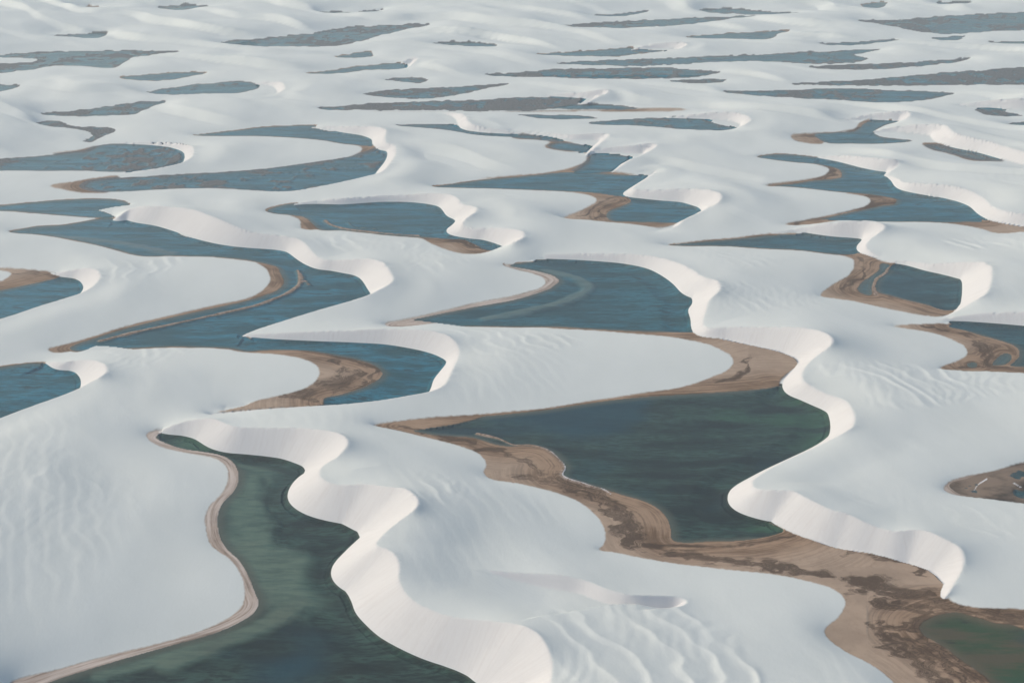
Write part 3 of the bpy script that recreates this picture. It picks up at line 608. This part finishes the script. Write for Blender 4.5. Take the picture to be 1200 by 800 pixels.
# ---- screened Poisson: dune backs as smooth convex surfaces between crests and shores
def solve(Z, F, Xr, Yr, iters):
    lev = [(Z, F, Xr, Yr)]
    while min(lev[-1][0].shape) > 60:
        z, f, x, y = lev[-1]
        h, w = z.shape
        h2, w2 = h // 2 * 2, w // 2 * 2
        blk = lambda a: a[:h2, :w2].reshape(h2 // 2, 2, w2 // 2, 2)
        fb = blk(f.astype(float)).sum((1, 3))
        zb = blk(np.where(f, z, 0)).sum((1, 3)) / np.maximum(fb, 1)
        lev.append((zb, fb >= 2, blk(x).mean((1, 3)), blk(y).mean((1, 3))))
    cur = None
    for li in range(len(lev) - 1, -1, -1):
        z, f, x, y = lev[li]
        if cur is None:
            c = np.full(z.shape, 4.0)
        else:
            c = np.repeat(np.repeat(cur, 2, 0), 2, 1)
            c = np.pad(c, ((0, max(0, z.shape[0] - c.shape[0])), (0, max(0, z.shape[1] - c.shape[1]))), mode='edge')[:z.shape[0], :z.shape[1]]
        c = np.where(f, z, c)
        dx = np.abs(np.gradient(x, axis=1)); dy = np.abs(np.gradient(y, axis=0))
        ax = 1 / np.maximum(dx, .05) ** 2; ay = 1 / np.maximum(dy, .05) ** 2
        den = 2 * ax + 2 * ay + Kk
        ax = ax / den; ay = ay / den; sc = Cc / den
        free = ~f
        for it in range(iters[min(li, len(iters) - 1)]):
            p = np.pad(c, 1, mode='edge')
            n_ = ax * (p[1:-1, :-2] + p[1:-1, 2:]) + ay * (p[:-2, 1:-1] + p[2:, 1:-1]) + sc
            c[free] += 1.0 * (n_[free] - c[free])
        cur = c
    return cur
X0, Y0 = ground(UU, VV)
Z = solve(Z, FIX, X0, Y0, [50, 90, 200, 300, 400, 600])

inner = useS.copy()
for _ in range(2):
    p = np.pad(inner, 1, mode='edge')
    inner = inner & p[1:-1, :-2] & p[1:-1, 2:] & p[:-2, 1:-1] & p[2:, 1:-1]
for _ in range(30):                                   # round the folds of the slip faces, brow kept sharp
    p = np.pad(Z, 1, mode='edge')
    a_ = .3 * (p[1:-1, :-2] + p[1:-1, 2:]) + .2 * (p[:-2, 1:-1] + p[2:, 1:-1])
    Z = np.where(inner & (Z > .3), .4 * Z + .6 * a_, Z)

# ---- relief of the dune backs
off = ~FIX
lo = sstep(.3, 5.0, Z) * sstep(1.0, 26.0, NEARD)
far = sstep(750, 1350, Y)
wxw = X * .86 + Y * .5 + 30 * fbm(X / 160, Y / 160, 21, 3); wyw = -X * .5 + Y * .86
phs = (X * .62 + Y * .78) / 100 + .95 * fbm(X / 260, Y / 300, 31, 3)
frc = phs - np.floor(phs)
saw = np.where(frc < .14, frc / .14, ((1 - frc) / .86) ** 1.2)
vary = .35 + .65 * sstep(-.35, .3, fbm(X / 150, Y / 200, 37, 2))
Z = np.where(off, Z + lo * far * (8.0 * vary * (saw - .45) + 1.5 * fbm(wxw / 60, wyw / 120, 33, 3)), Z)
Z = np.where(off, Z + lo * (4.6 * fbm(wxw / 62, wyw / 95, 41, 2) + .12 * fbm(wxw / 7, wyw / 22, 43, 2)), Z)
# the wind scoop: a lip that drops steeply and shallows out again
SCOOP = np.zeros((nv, nu), bool)
cv = curve([p[:2] for p in CREST['hollow'][0]], False, 1.5)
wx, wy = ground(cv[:, 0], cv[:, 1], 10.5)
wx = smooth1(wx, 10); wy = smooth1(wy, 10)
crest_world['hollow'] = (wx, wy, wx * 0 + 10)
S = sub(cv[:, 0].min() - 60, cv[:, 0].max() + 60, cv[:, 1].min() - 40, cv[:, 1].max() + 90)
idx, d = near(X[S], Y[S], wx, wy, 45)
tx = smooth1(np.gradient(wx), 3); ty = smooth1(np.gradient(wy), 3); n = np.hypot(tx, ty); tx /= n; ty /= n
cr = tx[idx] * (Y[S] - wy[idx]) - ty[idx] * (X[S] - wx[idx])
q_ = idx / len(wx)
A_ = 2.7 * sstep(0, .35, q_) * sstep(1.0, .82, q_)
dep_ = np.where(cr < 0, A_ * np.clip(d / (A_ / .62 + .3), 0, 1) * sstep(42, 8, d), 0)
Z[S] -= dep_
Z[S] += np.where(cr >= 0, .25 * A_ * np.exp(-d / 5.0), .25 * A_ * np.exp(-d / 2.0))
SCOOP[S] = (cr < 0) & (d < A_ / .62 + .3) & (A_ > .4)
ph3 = (X * .95 + Y * .30) / 6.5 + 1.4 * fbm(X / 24, Y / 40, 81, 3)
s3 = ph3 - np.floor(ph3)
s3 = np.where(s3 < .3, s3 / .3, (1 - s3) / .7)
pm = sstep(.0, .35, fbm(X / 55, Y / 90, 83, 2)) * sstep(900, 500, Y)
Z = np.where(off, Z + sstep(.3, 3.0, Z) * sstep(1, 10, NEARD) * pm * .12 * (s3 - .5), Z)
RIPM = np.zeros((nv, nu))
for pts, amp, wl in RIPPLE:
    cv = curve(pts, True, 4)
    S = sub(cv[:, 0].min() - 30, cv[:, 0].max() + 30, cv[:, 1].min() - 30, cv[:, 1].max() + 30)
    ins = inside(cv, UU[S], VV[S])
    _, d = nearest(UU[S], VV[S] * 1.6, cv[:, 0], cv[:, 1] * 1.6)
    m = np.where(ins, sstep(0, 16, d), 0) * off[S]
    x = X[S]; y = Y[S]
    ph = (x * .93 + y * .36) / wl + 1.1 * fbm(x / (wl * 2.6), y / (wl * 4), 51, 3) + .22 * noise(x / (wl * .9), y / (wl * 1.0), 57)
    fr = ph - np.floor(ph)
    saw = np.where(fr < .28, fr / .28, (1 - fr) / .72)           # steep on the lee side
    saw = saw ** 1.1 + .25 * nz[S]
    var = .12 + 1.0 * sstep(-.35, .45, fbm(x / (wl * 1.8), y / (wl * 2.6), 53, 2))
    ph2 = (x * .97 - y * .12) / (wl * .45) + 1.3 * fbm(x / (wl * 1.3), y / (wl * 2), 58, 3)
    s2 = np.abs((ph2 - np.floor(ph2)) * 2 - 1)
    Z[S] += m * amp * (.66 * var * (np.clip(saw, 0, 2) ** 1.5 - .25) + .22 * (1.15 - var) * (s2 - .5))
    RIPM[S] = np.maximum(RIPM[S], m)

# take the grid's stair steps out of brows that run along its rows
dryc = ~(water | bm_ | gap)
for _ in range(3):
    p = np.pad(Z, ((0, 0), (1, 1)), mode='edge'); m_ = np.pad(dryc, ((0, 0), (1, 1)), mode='edge')
    Z = np.where(dryc & m_[:, :-2] & m_[:, 2:], .5 * Z + .25 * (p[:, :-2] + p[:, 2:]), Z)
# keep dry sand above the water
dry = off & (Z < .06)
Z[dry] = .06

# soft edge of the damp sand, and a narrow damp rim on every gentle shore
def blur(a, n):
    for _ in range(n):
        p = np.pad(a, 1, mode='edge')
        a = (p[1:-1, 1:-1] * 2 + p[:-2, 1:-1] + p[2:, 1:-1] + p[1:-1, :-2] + p[1:-1, 2:]) / 6
    return a
WET = blur(np.where(BEACHM & ~SLIPM, 1.0, 0.0), 6)
rim = sstep(2.6, .3, SHORE + 1.2 * nz) * (SHORE > 0) * np.where(SLIPM, .35, .8) * ~KILL
WET = np.maximum(WET, rim)
WET = np.where(water, 1.0, WET) * np.where(useS | (gap & (Z < .05)), 0.0, 1.0)
SLIPA = blur((SLIPM | SCOOP).astype(float), 1)  # mask for the painted warm sun tint, scoop wall included

# ------------------------------------------------------------------ materials
def mat(name):
    m = bpy.data.materials.new(name); m.use_nodes = True
    nt = m.node_tree; nt.nodes.clear()
    return m, nt
def nd(nt, t, **kw):
    n = nt.nodes.new(t)
    for k, v in kw.items(): setattr(n, k, v)
    return n
def lk(nt, a, b): nt.links.new(a, b)
def attr(nt, name):
    return nd(nt, 'ShaderNodeAttribute', attribute_name=name).outputs['Fac']
def math_(nt, op, a, b=None, c=None, clamp=False):
    n = nd(nt, 'ShaderNodeMath', operation=op); n.use_clamp = clamp
    for i, v in enumerate((a, b, c)):
        if v is None: continue
        if isinstance(v, (int, float)): n.inputs[i].default_value = v
        else: lk(nt, v, n.inputs[i])
    return n.outputs[0]
def mapr(nt, v, a, b, c=0., d=1., smooth=True):
    n = nd(nt, 'ShaderNodeMapRange'); n.interpolation_type = 'SMOOTHSTEP' if smooth else 'LINEAR'
    lk(nt, v, n.inputs['Value'])
    for k, x in zip(('From Min', 'From Max', 'To Min', 'To Max'), (a, b, c, d)): n.inputs[k].default_value = x
    return n.outputs[0]
def mixc(nt, f, a, b):
    n = nd(nt, 'ShaderNodeMix', data_type='RGBA')
    if isinstance(f, (int, float)): n.inputs[0].default_value = f
    else: lk(nt, f, n.inputs[0])
    for i, v in ((6, a), (7, b)):
        if isinstance(v, tuple): n.inputs[i].default_value = v + (1,)
        else: lk(nt, v, n.inputs[i])
    return n.outputs[2]
def noise_n(nt, vec, scale, detail=4, rough=.55):
    n = nd(nt, 'ShaderNodeTexNoise'); n.inputs['Scale'].default_value = scale
    n.inputs['Detail'].default_value = detail; n.inputs['Roughness'].default_value = rough
    lk(nt, vec, n.inputs['Vector']); return n.outputs['Fac']
def vmul(nt, vec, xyz):
    n = nd(nt, 'ShaderNodeVectorMath', operation='MULTIPLY'); lk(nt, vec, n.inputs[0]); n.inputs[1].default_value = xyz
    return n.outputs[0]

SAND, nt = mat('sand_and_damp_ground')
out = nd(nt, 'ShaderNodeOutputMaterial'); bs = nd(nt, 'ShaderNodeBsdfPrincipled'); lk(nt, bs.outputs[0], out.inputs[0])
pos = nd(nt, 'ShaderNodeNewGeometry').outputs['Position']
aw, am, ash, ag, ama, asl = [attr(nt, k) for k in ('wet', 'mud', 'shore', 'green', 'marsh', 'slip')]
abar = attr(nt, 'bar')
# dry sand: cool sky tint painted into the backs, warm sun tint into slip faces
n1 = noise_n(nt, vmul(nt, pos, (.045, .018, .02)), 1, 6, .6)
n2 = noise_n(nt, vmul(nt, pos, (1.3, .9, 1.3)), 1, 4, .7)
dry_c = mixc(nt, n1, (.565, .61, .575), (.68, .725, .69))
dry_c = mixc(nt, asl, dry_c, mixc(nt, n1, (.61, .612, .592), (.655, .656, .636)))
dry_c = mixc(nt, math_(nt, 'MULTIPLY', n2, .24), dry_c, (.47, .47, .45))
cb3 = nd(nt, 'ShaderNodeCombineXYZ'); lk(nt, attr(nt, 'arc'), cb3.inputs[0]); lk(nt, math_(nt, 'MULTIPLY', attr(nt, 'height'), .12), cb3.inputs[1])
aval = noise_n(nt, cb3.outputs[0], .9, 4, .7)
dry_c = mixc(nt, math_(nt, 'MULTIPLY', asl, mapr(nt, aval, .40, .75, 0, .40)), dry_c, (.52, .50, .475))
# damp sand in contour bands that follow the shoreline
cb = nd(nt, 'ShaderNodeCombineXYZ')
lk(nt, math_(nt, 'MULTIPLY', ash, .75), cb.inputs[0])
px = nd(nt, 'ShaderNodeSeparateXYZ'); lk(nt, pos, px.inputs[0])
lk(nt, math_(nt, 'MULTIPLY', px.outputs[0], .035), cb.inputs[1]); lk(nt, math_(nt, 'MULTIPLY', px.outputs[1], .035), cb.inputs[2])
band = noise_n(nt, cb.outputs[0], 1, 5, .65)
grit = noise_n(nt, vmul(nt, pos, (.55, .4, .5)), 1, 6, .7)
big = noise_n(nt, vmul(nt, pos, (.035, .05, .03)), 1, 4, .6)
tone = math_(nt, 'ADD', math_(nt, 'MULTIPLY', band, .6), math_(nt, 'MULTIPLY', big, .5))
damp = mixc(nt, mapr(nt, tone, .44, .66), (.33, .225, .143), (.14, .082, .042))
damp = mixc(nt, mapr(nt, ash, 6.0, 24.0, 0, .5), damp, (.46, .365, .275))
damp = mixc(nt, math_(nt, 'MULTIPLY', mapr(nt, grit, .5, .75), .35), damp, (.20, .13, .085))
damp = mixc(nt, math_(nt, 'MULTIPLY', attr(nt, 'pale'), mapr(nt, band, .34, .62, .9, .35)), damp, (.56, .50, .445))
line = math_(nt, 'MULTIPLY', mapr(nt, band, .60, .68), mapr(nt, grit, .35, .55))
line = math_(nt, 'MULTIPLY', line, mapr(nt, ash, 18.0, 2.0))
damp = mixc(nt, math_(nt, 'MULTIPLY', line, .75), damp, (.085, .052, .032))
cb2 = nd(nt, 'ShaderNodeCombineXYZ')
lk(nt, math_(nt, 'MULTIPLY', attr(nt, 'mudd'), .8), cb2.inputs[0])
lk(nt, math_(nt, 'MULTIPLY', px.outputs[0], .03), cb2.inputs[1]); lk(nt, math_(nt, 'MULTIPLY', px.outputs[1], .03), cb2.inputs[2])
strk = noise_n(nt, cb2.outputs[0], 1, 6, .7)
mudm = math_(nt, 'ADD', math_(nt, 'MULTIPLY', am, .50), math_(nt, 'ADD', math_(nt, 'MULTIPLY', strk, 1.25), math_(nt, 'MULTIPLY', grit, .25)))
mudm = math_(nt, 'MULTIPLY', mapr(nt, mudm, .88, 1.36), mapr(nt, am, .02, .3))
damp = mixc(nt, math_(nt, 'MULTIPLY', mudm, .88), damp, (.055, .029, .013))
damp = mixc(nt, math_(nt, 'MULTIPLY', abar, .85), damp, mixc(nt, mapr(nt, grit, .4, .6), (.15, .095, .06), (.36, .29, .23)))
marsh_c = mixc(nt, mapr(nt, grit, .35, .65), (.050, .054, .052), (.17, .175, .17))
marsh_c = mixc(nt, mapr(nt, ag, .2, .6), marsh_c, mixc(nt, mapr(nt, big, .42, .62), (.040, .028, .018), (.21, .155, .11)))
damp = mixc(nt, mapr(nt, ama, .02, .09), damp, marsh_c)
damp = mixc(nt, math_(nt, 'MULTIPLY', attr(nt, 'foam'), .9), damp, (.72, .74, .74))  # white for the foam line and the painted puddle glints
# lagoon bed
wz_ = noise_n(nt, vmul(nt, pos, (.020, .085, .03)), 1, 6, .62)
wf = noise_n(nt, vmul(nt, pos, (.07, .26, .2)), 1, 5, .68)
wx_ = noise_n(nt, vmul(nt, pos, (.22, .75, .5)), 1, 4, .7)
bed_b = mixc(nt, mapr(nt, wz_, .40, .60), (.012, .080, .098), (.026, .205, .285))
bed_b = mixc(nt, mapr(nt, wx_, .35, .68, 0, .75), bed_b, (.008, .060, .070))
bed_g = mixc(nt, mapr(nt, wz_, .36, .60), (.010, .015, .011), (.046, .082, .060))
bed_g = mixc(nt, mapr(nt, wx_, .42, .62, 0, .8), bed_g, (.008, .010, .007))
bed_c = mixc(nt, mapr(nt, ag, 0, 1, 0, 1, False), bed_b, bed_g)
murk = mapr(nt, ag, 1.0, 2.0, 0, 1, False)
bed_c = mixc(nt, murk, bed_c, mixc(nt, mapr(nt, wz_, .42, .56), (.125, .080, .040), (.050, .075, .026)))
weed = math_(nt, 'MULTIPLY', mapr(nt, wf, .54, .66), mapr(nt, wz_, .44, .54))
bed_c = mixc(nt, math_(nt, 'MULTIPLY', weed, .8), bed_c, (.012, .014, .009))
dep = math_(nt, 'MULTIPLY', px.outputs[2], -1.0)
lowf = noise_n(nt, vmul(nt, pos, (.011, .013, .01)), 1, 3, .5)
bed_c = mixc(nt, math_(nt, 'MULTIPLY', mapr(nt, ag, .3, 1, 0, .75, False), mapr(nt, lowf, .50, .62)), bed_c, mixc(nt, wf, (.008, .035, .050), (.014, .070, .100)))
bed_c = mixc(nt, math_(nt, 'MULTIPLY', mapr(nt, ag, .3, 1, 0, .7, False), math_(nt, 'MULTIPLY', mapr(nt, lowf, .46, .36), mapr(nt, wz_, .40, .60))), bed_c, (.040, .100, .045))
shal = mixc(nt, mapr(nt, ag, 0, 1, 0, 1, False), mixc(nt, wf, (.09, .15, .17), (.20, .235, .235)), mixc(nt, wf, (.10, .17, .135), (.20, .22, .14)))
shal = mixc(nt, math_(nt, 'MULTIPLY', mapr(nt, ag, .5, 1, 0, .8), mapr(nt, lowf, .50, .60)), shal, mixc(nt, wx_, (.15, .12, .065), (.24, .21, .14)))
bed_c = mixc(nt, math_(nt, 'MULTIPLY', attr(nt, 'shoal'), mapr(nt, wf, .35, .62, .55, 1)), bed_c, shal)
edge = mixc(nt, murk, mixc(nt, grit, (.085, .080, .055), (.16, .135, .095)), (.150, .098, .052))
edge = mixc(nt, mapr(nt, ama, .02, .1), edge, mixc(nt, wf, (.030, .035, .030), (.10, .12, .12)))
bed_c = mixc(nt, math_(nt, 'MULTIPLY', mapr(nt, dep, .03, .48, 1, 0), mapr(nt, asl, 0, .3, 1, 0)), bed_c, edge)
under = mapr(nt, dep, -.015, .03)
wete = mapr(nt, math_(nt, 'ADD', aw, math_(nt, 'MULTIPLY', math_(nt, 'SUBTRACT', grit, .5), .7)), .15, .75)
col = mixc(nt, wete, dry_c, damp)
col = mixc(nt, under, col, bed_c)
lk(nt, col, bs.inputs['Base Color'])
lk(nt, mapr(nt, aw, 0, 1, .95, .75), bs.inputs['Roughness'])
bs.inputs['Specular IOR Level'].default_value = .25
bmp = nd(nt, 'ShaderNodeBump'); bmp.inputs['Strength'].default_value = .5; bmp.inputs['Distance'].default_value = .12
b1 = noise_n(nt, vmul(nt, pos, (.9, .45, .5)), 1, 5, .6)
lk(nt, math_(nt, 'ADD', b1, math_(nt, 'MULTIPLY', grit, aw)), bmp.inputs['Height'])
lk(nt, bmp.outputs[0], bs.inputs['Normal'])

WATER, nt = mat('lagoon_water')
out = nd(nt, 'ShaderNodeOutputMaterial')
pos = nd(nt, 'ShaderNodeNewGeometry').outputs['Position']
tr = nd(nt, 'ShaderNodeBsdfTransparent'); tr.inputs[0].default_value = (.82, .93, .94, 1)
gl = nd(nt, 'ShaderNodeBsdfGlossy'); gl.inputs['Color'].default_value = (.46, .49, .48, 1)
stre = noise_n(nt, vmul(nt, pos, (.016, .09, 1)), 1, 6, .65)
lk(nt, mapr(nt, stre, .40, .60, .06, .30), gl.inputs['Roughness'])
rp = noise_n(nt, vmul(nt, pos, (.7, 1.1, 1)), 1, 4, .6)
bm2 = nd(nt, 'ShaderNodeBump'); bm2.inputs['Strength'].default_value = .4; bm2.inputs['Distance'].default_value = .16
lk(nt, rp, bm2.inputs['Height']); lk(nt, bm2.outputs[0], gl.inputs['Normal'])
lw = nd(nt, 'ShaderNodeLayerWeight'); lw.inputs['Blend'].default_value = .5; lk(nt, bm2.outputs[0], lw.inputs['Normal'])
fres = math_(nt, 'ADD', math_(nt, 'MULTIPLY', math_(nt, 'POWER', lw.outputs['Facing'], 5.0), .98), .02)
mx = nd(nt, 'ShaderNodeMixShader'); lk(nt, fres, mx.inputs[0]); lk(nt, tr.outputs[0], mx.inputs[1]); lk(nt, gl.outputs[0], mx.inputs[2])
lk(nt, mx.outputs[0], out.inputs[0])

# ------------------------------------------------------------------ the ground, cut into ground, dunes and slip faces that meet edge to edge
P3 = np.stack([X, Y, Z], -1)
Nrm = np.cross(np.gradient(P3, axis=1), np.gradient(P3, axis=0))
# rows run from far to near, so flip to face up
Nrm *= np.sign(Nrm[..., 2:3] + 1e-12)
Nrm /= np.linalg.norm(Nrm, axis=-1, keepdims=True) + 1e-12
P3 = P3.reshape(-1, 3); Nf = Nrm.reshape(-1, 3)
ATT = {'wet': WET, 'mud': MUDA, 'shore': np.clip(SHORE, -60, 60), 'green': GREEN, 'marsh': MARSH * sstep(6, 0, SHORE), 'slip': SLIPA, 'bar': BARM, 'mudd': MUDD, 'arc': SARC, 'foam': FOAM_GLINTA, 'pale': blur(PALE, 3), 'shoal': SHOALA, 'height': Z}

# which dune each piece of dry sand belongs to
STEP = 5
cu = np.arange(0, nu, STEP); cvv = np.arange(0, nv, STEP)
gx = X0[np.ix_(cvv, cu)]; gy = Y0[np.ix_(cvv, cu)]
best = np.full((nv, nu), 1e18); own = np.full((nv, nu), -1, np.int16)
iu = np.clip(np.searchsorted(cu, np.arange(nu), 'right') - 1, 0, len(cu) - 2); fu = (np.arange(nu) - cu[iu]) / STEP
iv = np.clip(np.searchsorted(cvv, np.arange(nv), 'right') - 1, 0, len(cvv) - 2); fv = (np.arange(nv) - cvv[iv]) / STEP
DUNES = [k for k in crest_names if k != 'hollow']
for ci, k in enumerate(crest_names):
    if k == 'hollow': continue
    wx, wy, wz = crest_world[k]
    st = max(1, len(wx) // 60)
    idx, d = nearest(gx, gy, wx[::st], wy[::st])
    # the back of the dune lies on the left of the crest; the other side belongs to the next dune
    tx = np.gradient(wx)[::st][idx]; ty = np.gradient(wy)[::st][idx]
    cr = tx * (gy - wy[::st][idx]) - ty * (gx - wx[::st][idx])
    d = np.where(cr >= 0, d, d * 2.2 + 12)
    full = (d[np.ix_(iv, iu)] * (1 - fv[:, None]) + d[np.ix_(iv + 1, iu)] * fv[:, None]) * (1 - fu) + (d[np.ix_(iv, iu + 1)] * (1 - fv[:, None]) + d[np.ix_(iv + 1, iu + 1)] * fv[:, None]) * fu
    t = full < best
    best[t] = full[t]; own[t] = ci
own[best > 330] = -1
flat = (water | bm_) & ~SLIPM

A = np.arange(nv * nu).reshape(nv, nu)
quads = np.stack([A[1:, :-1], A[1:, 1:], A[:-1, 1:], A[:-1, :-1]], -1).reshape(-1, 4)
def cell(a): return np.stack([a[1:, :-1], a[1:, 1:], a[:-1, 1:], a[:-1, :-1]], -1).reshape(-1, 4)
slc = cell(np.where(SLIPM, SLIP, -1)); slq = slc.max(1); slq[(slc >= 0).sum(1) < 3] = -1
slq[cell(SCOOP.astype(np.int8)).sum(1) >= 3] = crest_names.index('hollow')
flq = cell(flat.astype(np.int8)).sum(1) >= 3
owq = cell(own)[:, 0]

def sheet(name, sel, origin=(0, 0, 0)):
    q_ = quads[sel]
    ids, inv = np.unique(q_.ravel(), return_inverse=True)
    me = bpy.data.meshes.new(name)
    me.vertices.add(len(ids)); me.vertices.foreach_set('co', (P3[ids] - np.array(origin)).astype(np.float32).ravel())
    me.loops.add(q_.size); me.loops.foreach_set('vertex_index', inv.astype(np.int32).ravel())
    me.polygons.add(len(q_)); me.polygons.foreach_set('loop_start', np.arange(0, q_.size, 4, dtype=np.int32))
    me.polygons.foreach_set('loop_total', np.full(len(q_), 4, np.int32))
    me.polygons.foreach_set('use_smooth', np.ones(len(q_), bool))
    me.update(calc_edges=True)
    me.normals_split_custom_set_from_vertices(Nf[ids].tolist())
    for k, a in ATT.items():
        at = me.attributes.new(k, 'FLOAT', 'POINT'); at.data.foreach_set('value', a.ravel()[ids].astype(np.float32))
    me.materials.append(SAND)
    o = bpy.data.objects.new(name, me); o.location = origin
    C.objects.link(o)
    return o

g = sheet('ground', (flq | (owq < 0)) & (slq < 0))
g['kind'] = 'structure'; g['label'] = 'damp tan flats, lagoon beds and open sand between the dunes'; g['category'] = 'ground'
for ci, k in enumerate(crest_names):
    wx, wy, wz = crest_world[k]
    m = len(wx) // 2
    org = (float(wx[m]), float(wy[m]), 0.0)
    sf = slq == ci
    if k == 'hollow':
        host = crest_names.index('c1')
        if sf.any():
            h_ = sheet('wind_scoop', sf, org); par = bpy.data.objects['sand_dune']
            h_.parent = par; h_.matrix_parent_inverse.identity(); h_.location = Vector(org) - par.location
            h_['label'] = 'shallow wind-scooped hollow with a shaded lip'
        continue
    body = (owq == ci) & ~flq & (slq < 0)
    d_ = sheet('sand_dune', body, org)
    d_['kind'] = 'structure'; d_['label'] = CREST[k][2]; d_['category'] = 'dune'; d_['group'] = 'white sand dunes'
    if sf.any():
        s_ = sheet('slip_face', sf, org); s_.parent = d_; s_.location = (0, 0, 0)

# ------------------------------------------------------------------ water: one flat sheet for each lagoon
for k in lag_names:
    pts, green, marsh, depth, label = LAG[k]
    cv = lag_curve[k]
    wx, wy = ground(cv[:, 0], cv[:, 1])
    ar = np.sum(wx * np.roll(wy, -1) - np.roll(wx, -1) * wy)
    tx = np.roll(wx, -2) - np.roll(wx, 2); ty = np.roll(wy, -2) - np.roll(wy, 2); n_ = np.hypot(tx, ty) + 1e-9
    sg = 1.0 if ar > 0 else -1.0
    of_ = 0.0 if k[0] == 'T' or k in ('J3', 'N', 'S1', 'S3', 'S4') else 3.0
    wx = wx + sg * ty / n_ * of_; wy = wy - sg * tx / n_ * of_
    c = (float(wx.mean()), float(wy.mean()), 0.0)
    poly = [Vector((x - c[0], y - c[1], 0)) for x, y in zip(wx, wy)]
    tris = tessellate_polygon([poly])
    me = bpy.data.meshes.new('lagoon')
    fs = []
    for a, b, d in tris:
        n_ = (poly[b] - poly[a]).cross(poly[d] - poly[a])
        if abs(n_.z) < 1e-9: continue
        fs.append((a, b, d) if n_.z > 0 else (a, d, b))
    me.from_pydata([tuple(p) for p in poly], [], fs); me.update()
    me.materials.append(WATER)
    o = bpy.data.objects.new('lagoon', me); o.location = c
    o['kind'] = 'structure'; o['label'] = label; o['category'] = 'lagoon'; o['group'] = 'lagoons between the dunes'
    C.objects.link(o)

# ------------------------------------------------------------------ haze
yy = Y.max() + 200; xx = np.abs(X).max() + 200
me = bpy.data.meshes.new('haze')
z0, z1, y0 = float(Z.min()) - 1, CAM_H + 8, -400
vs_ = [(-xx, y0, z0), (xx, y0, z0), (xx, yy, z0), (-xx, yy, z0), (-xx, y0, z1), (xx, y0, z1), (xx, yy, z1), (-xx, yy, z1)]
me.from_pydata(vs_, [], [(3, 2, 1, 0), (4, 5, 6, 7), (0, 1, 5, 4), (1, 2, 6, 5), (2, 3, 7, 6), (3, 0, 4, 7)])
hz, nt = mat('haze_air')
out = nd(nt, 'ShaderNodeOutputMaterial'); pv = nd(nt, 'ShaderNodeVolumePrincipled')
pv.inputs['Color'].default_value = (.84, .95, 1.0, 1); pv.inputs['Density'].default_value = .00011; pv.inputs['Anisotropy'].default_value = 0.0
lk(nt, pv.outputs[0], out.inputs['Volume'])
me.materials.append(hz)
o = bpy.data.objects.new('haze', me); o['kind'] = 'stuff'; o['label'] = 'pale humid haze over the whole dune field'; o['category'] = 'haze'
C.objects.link(o)
print('done')
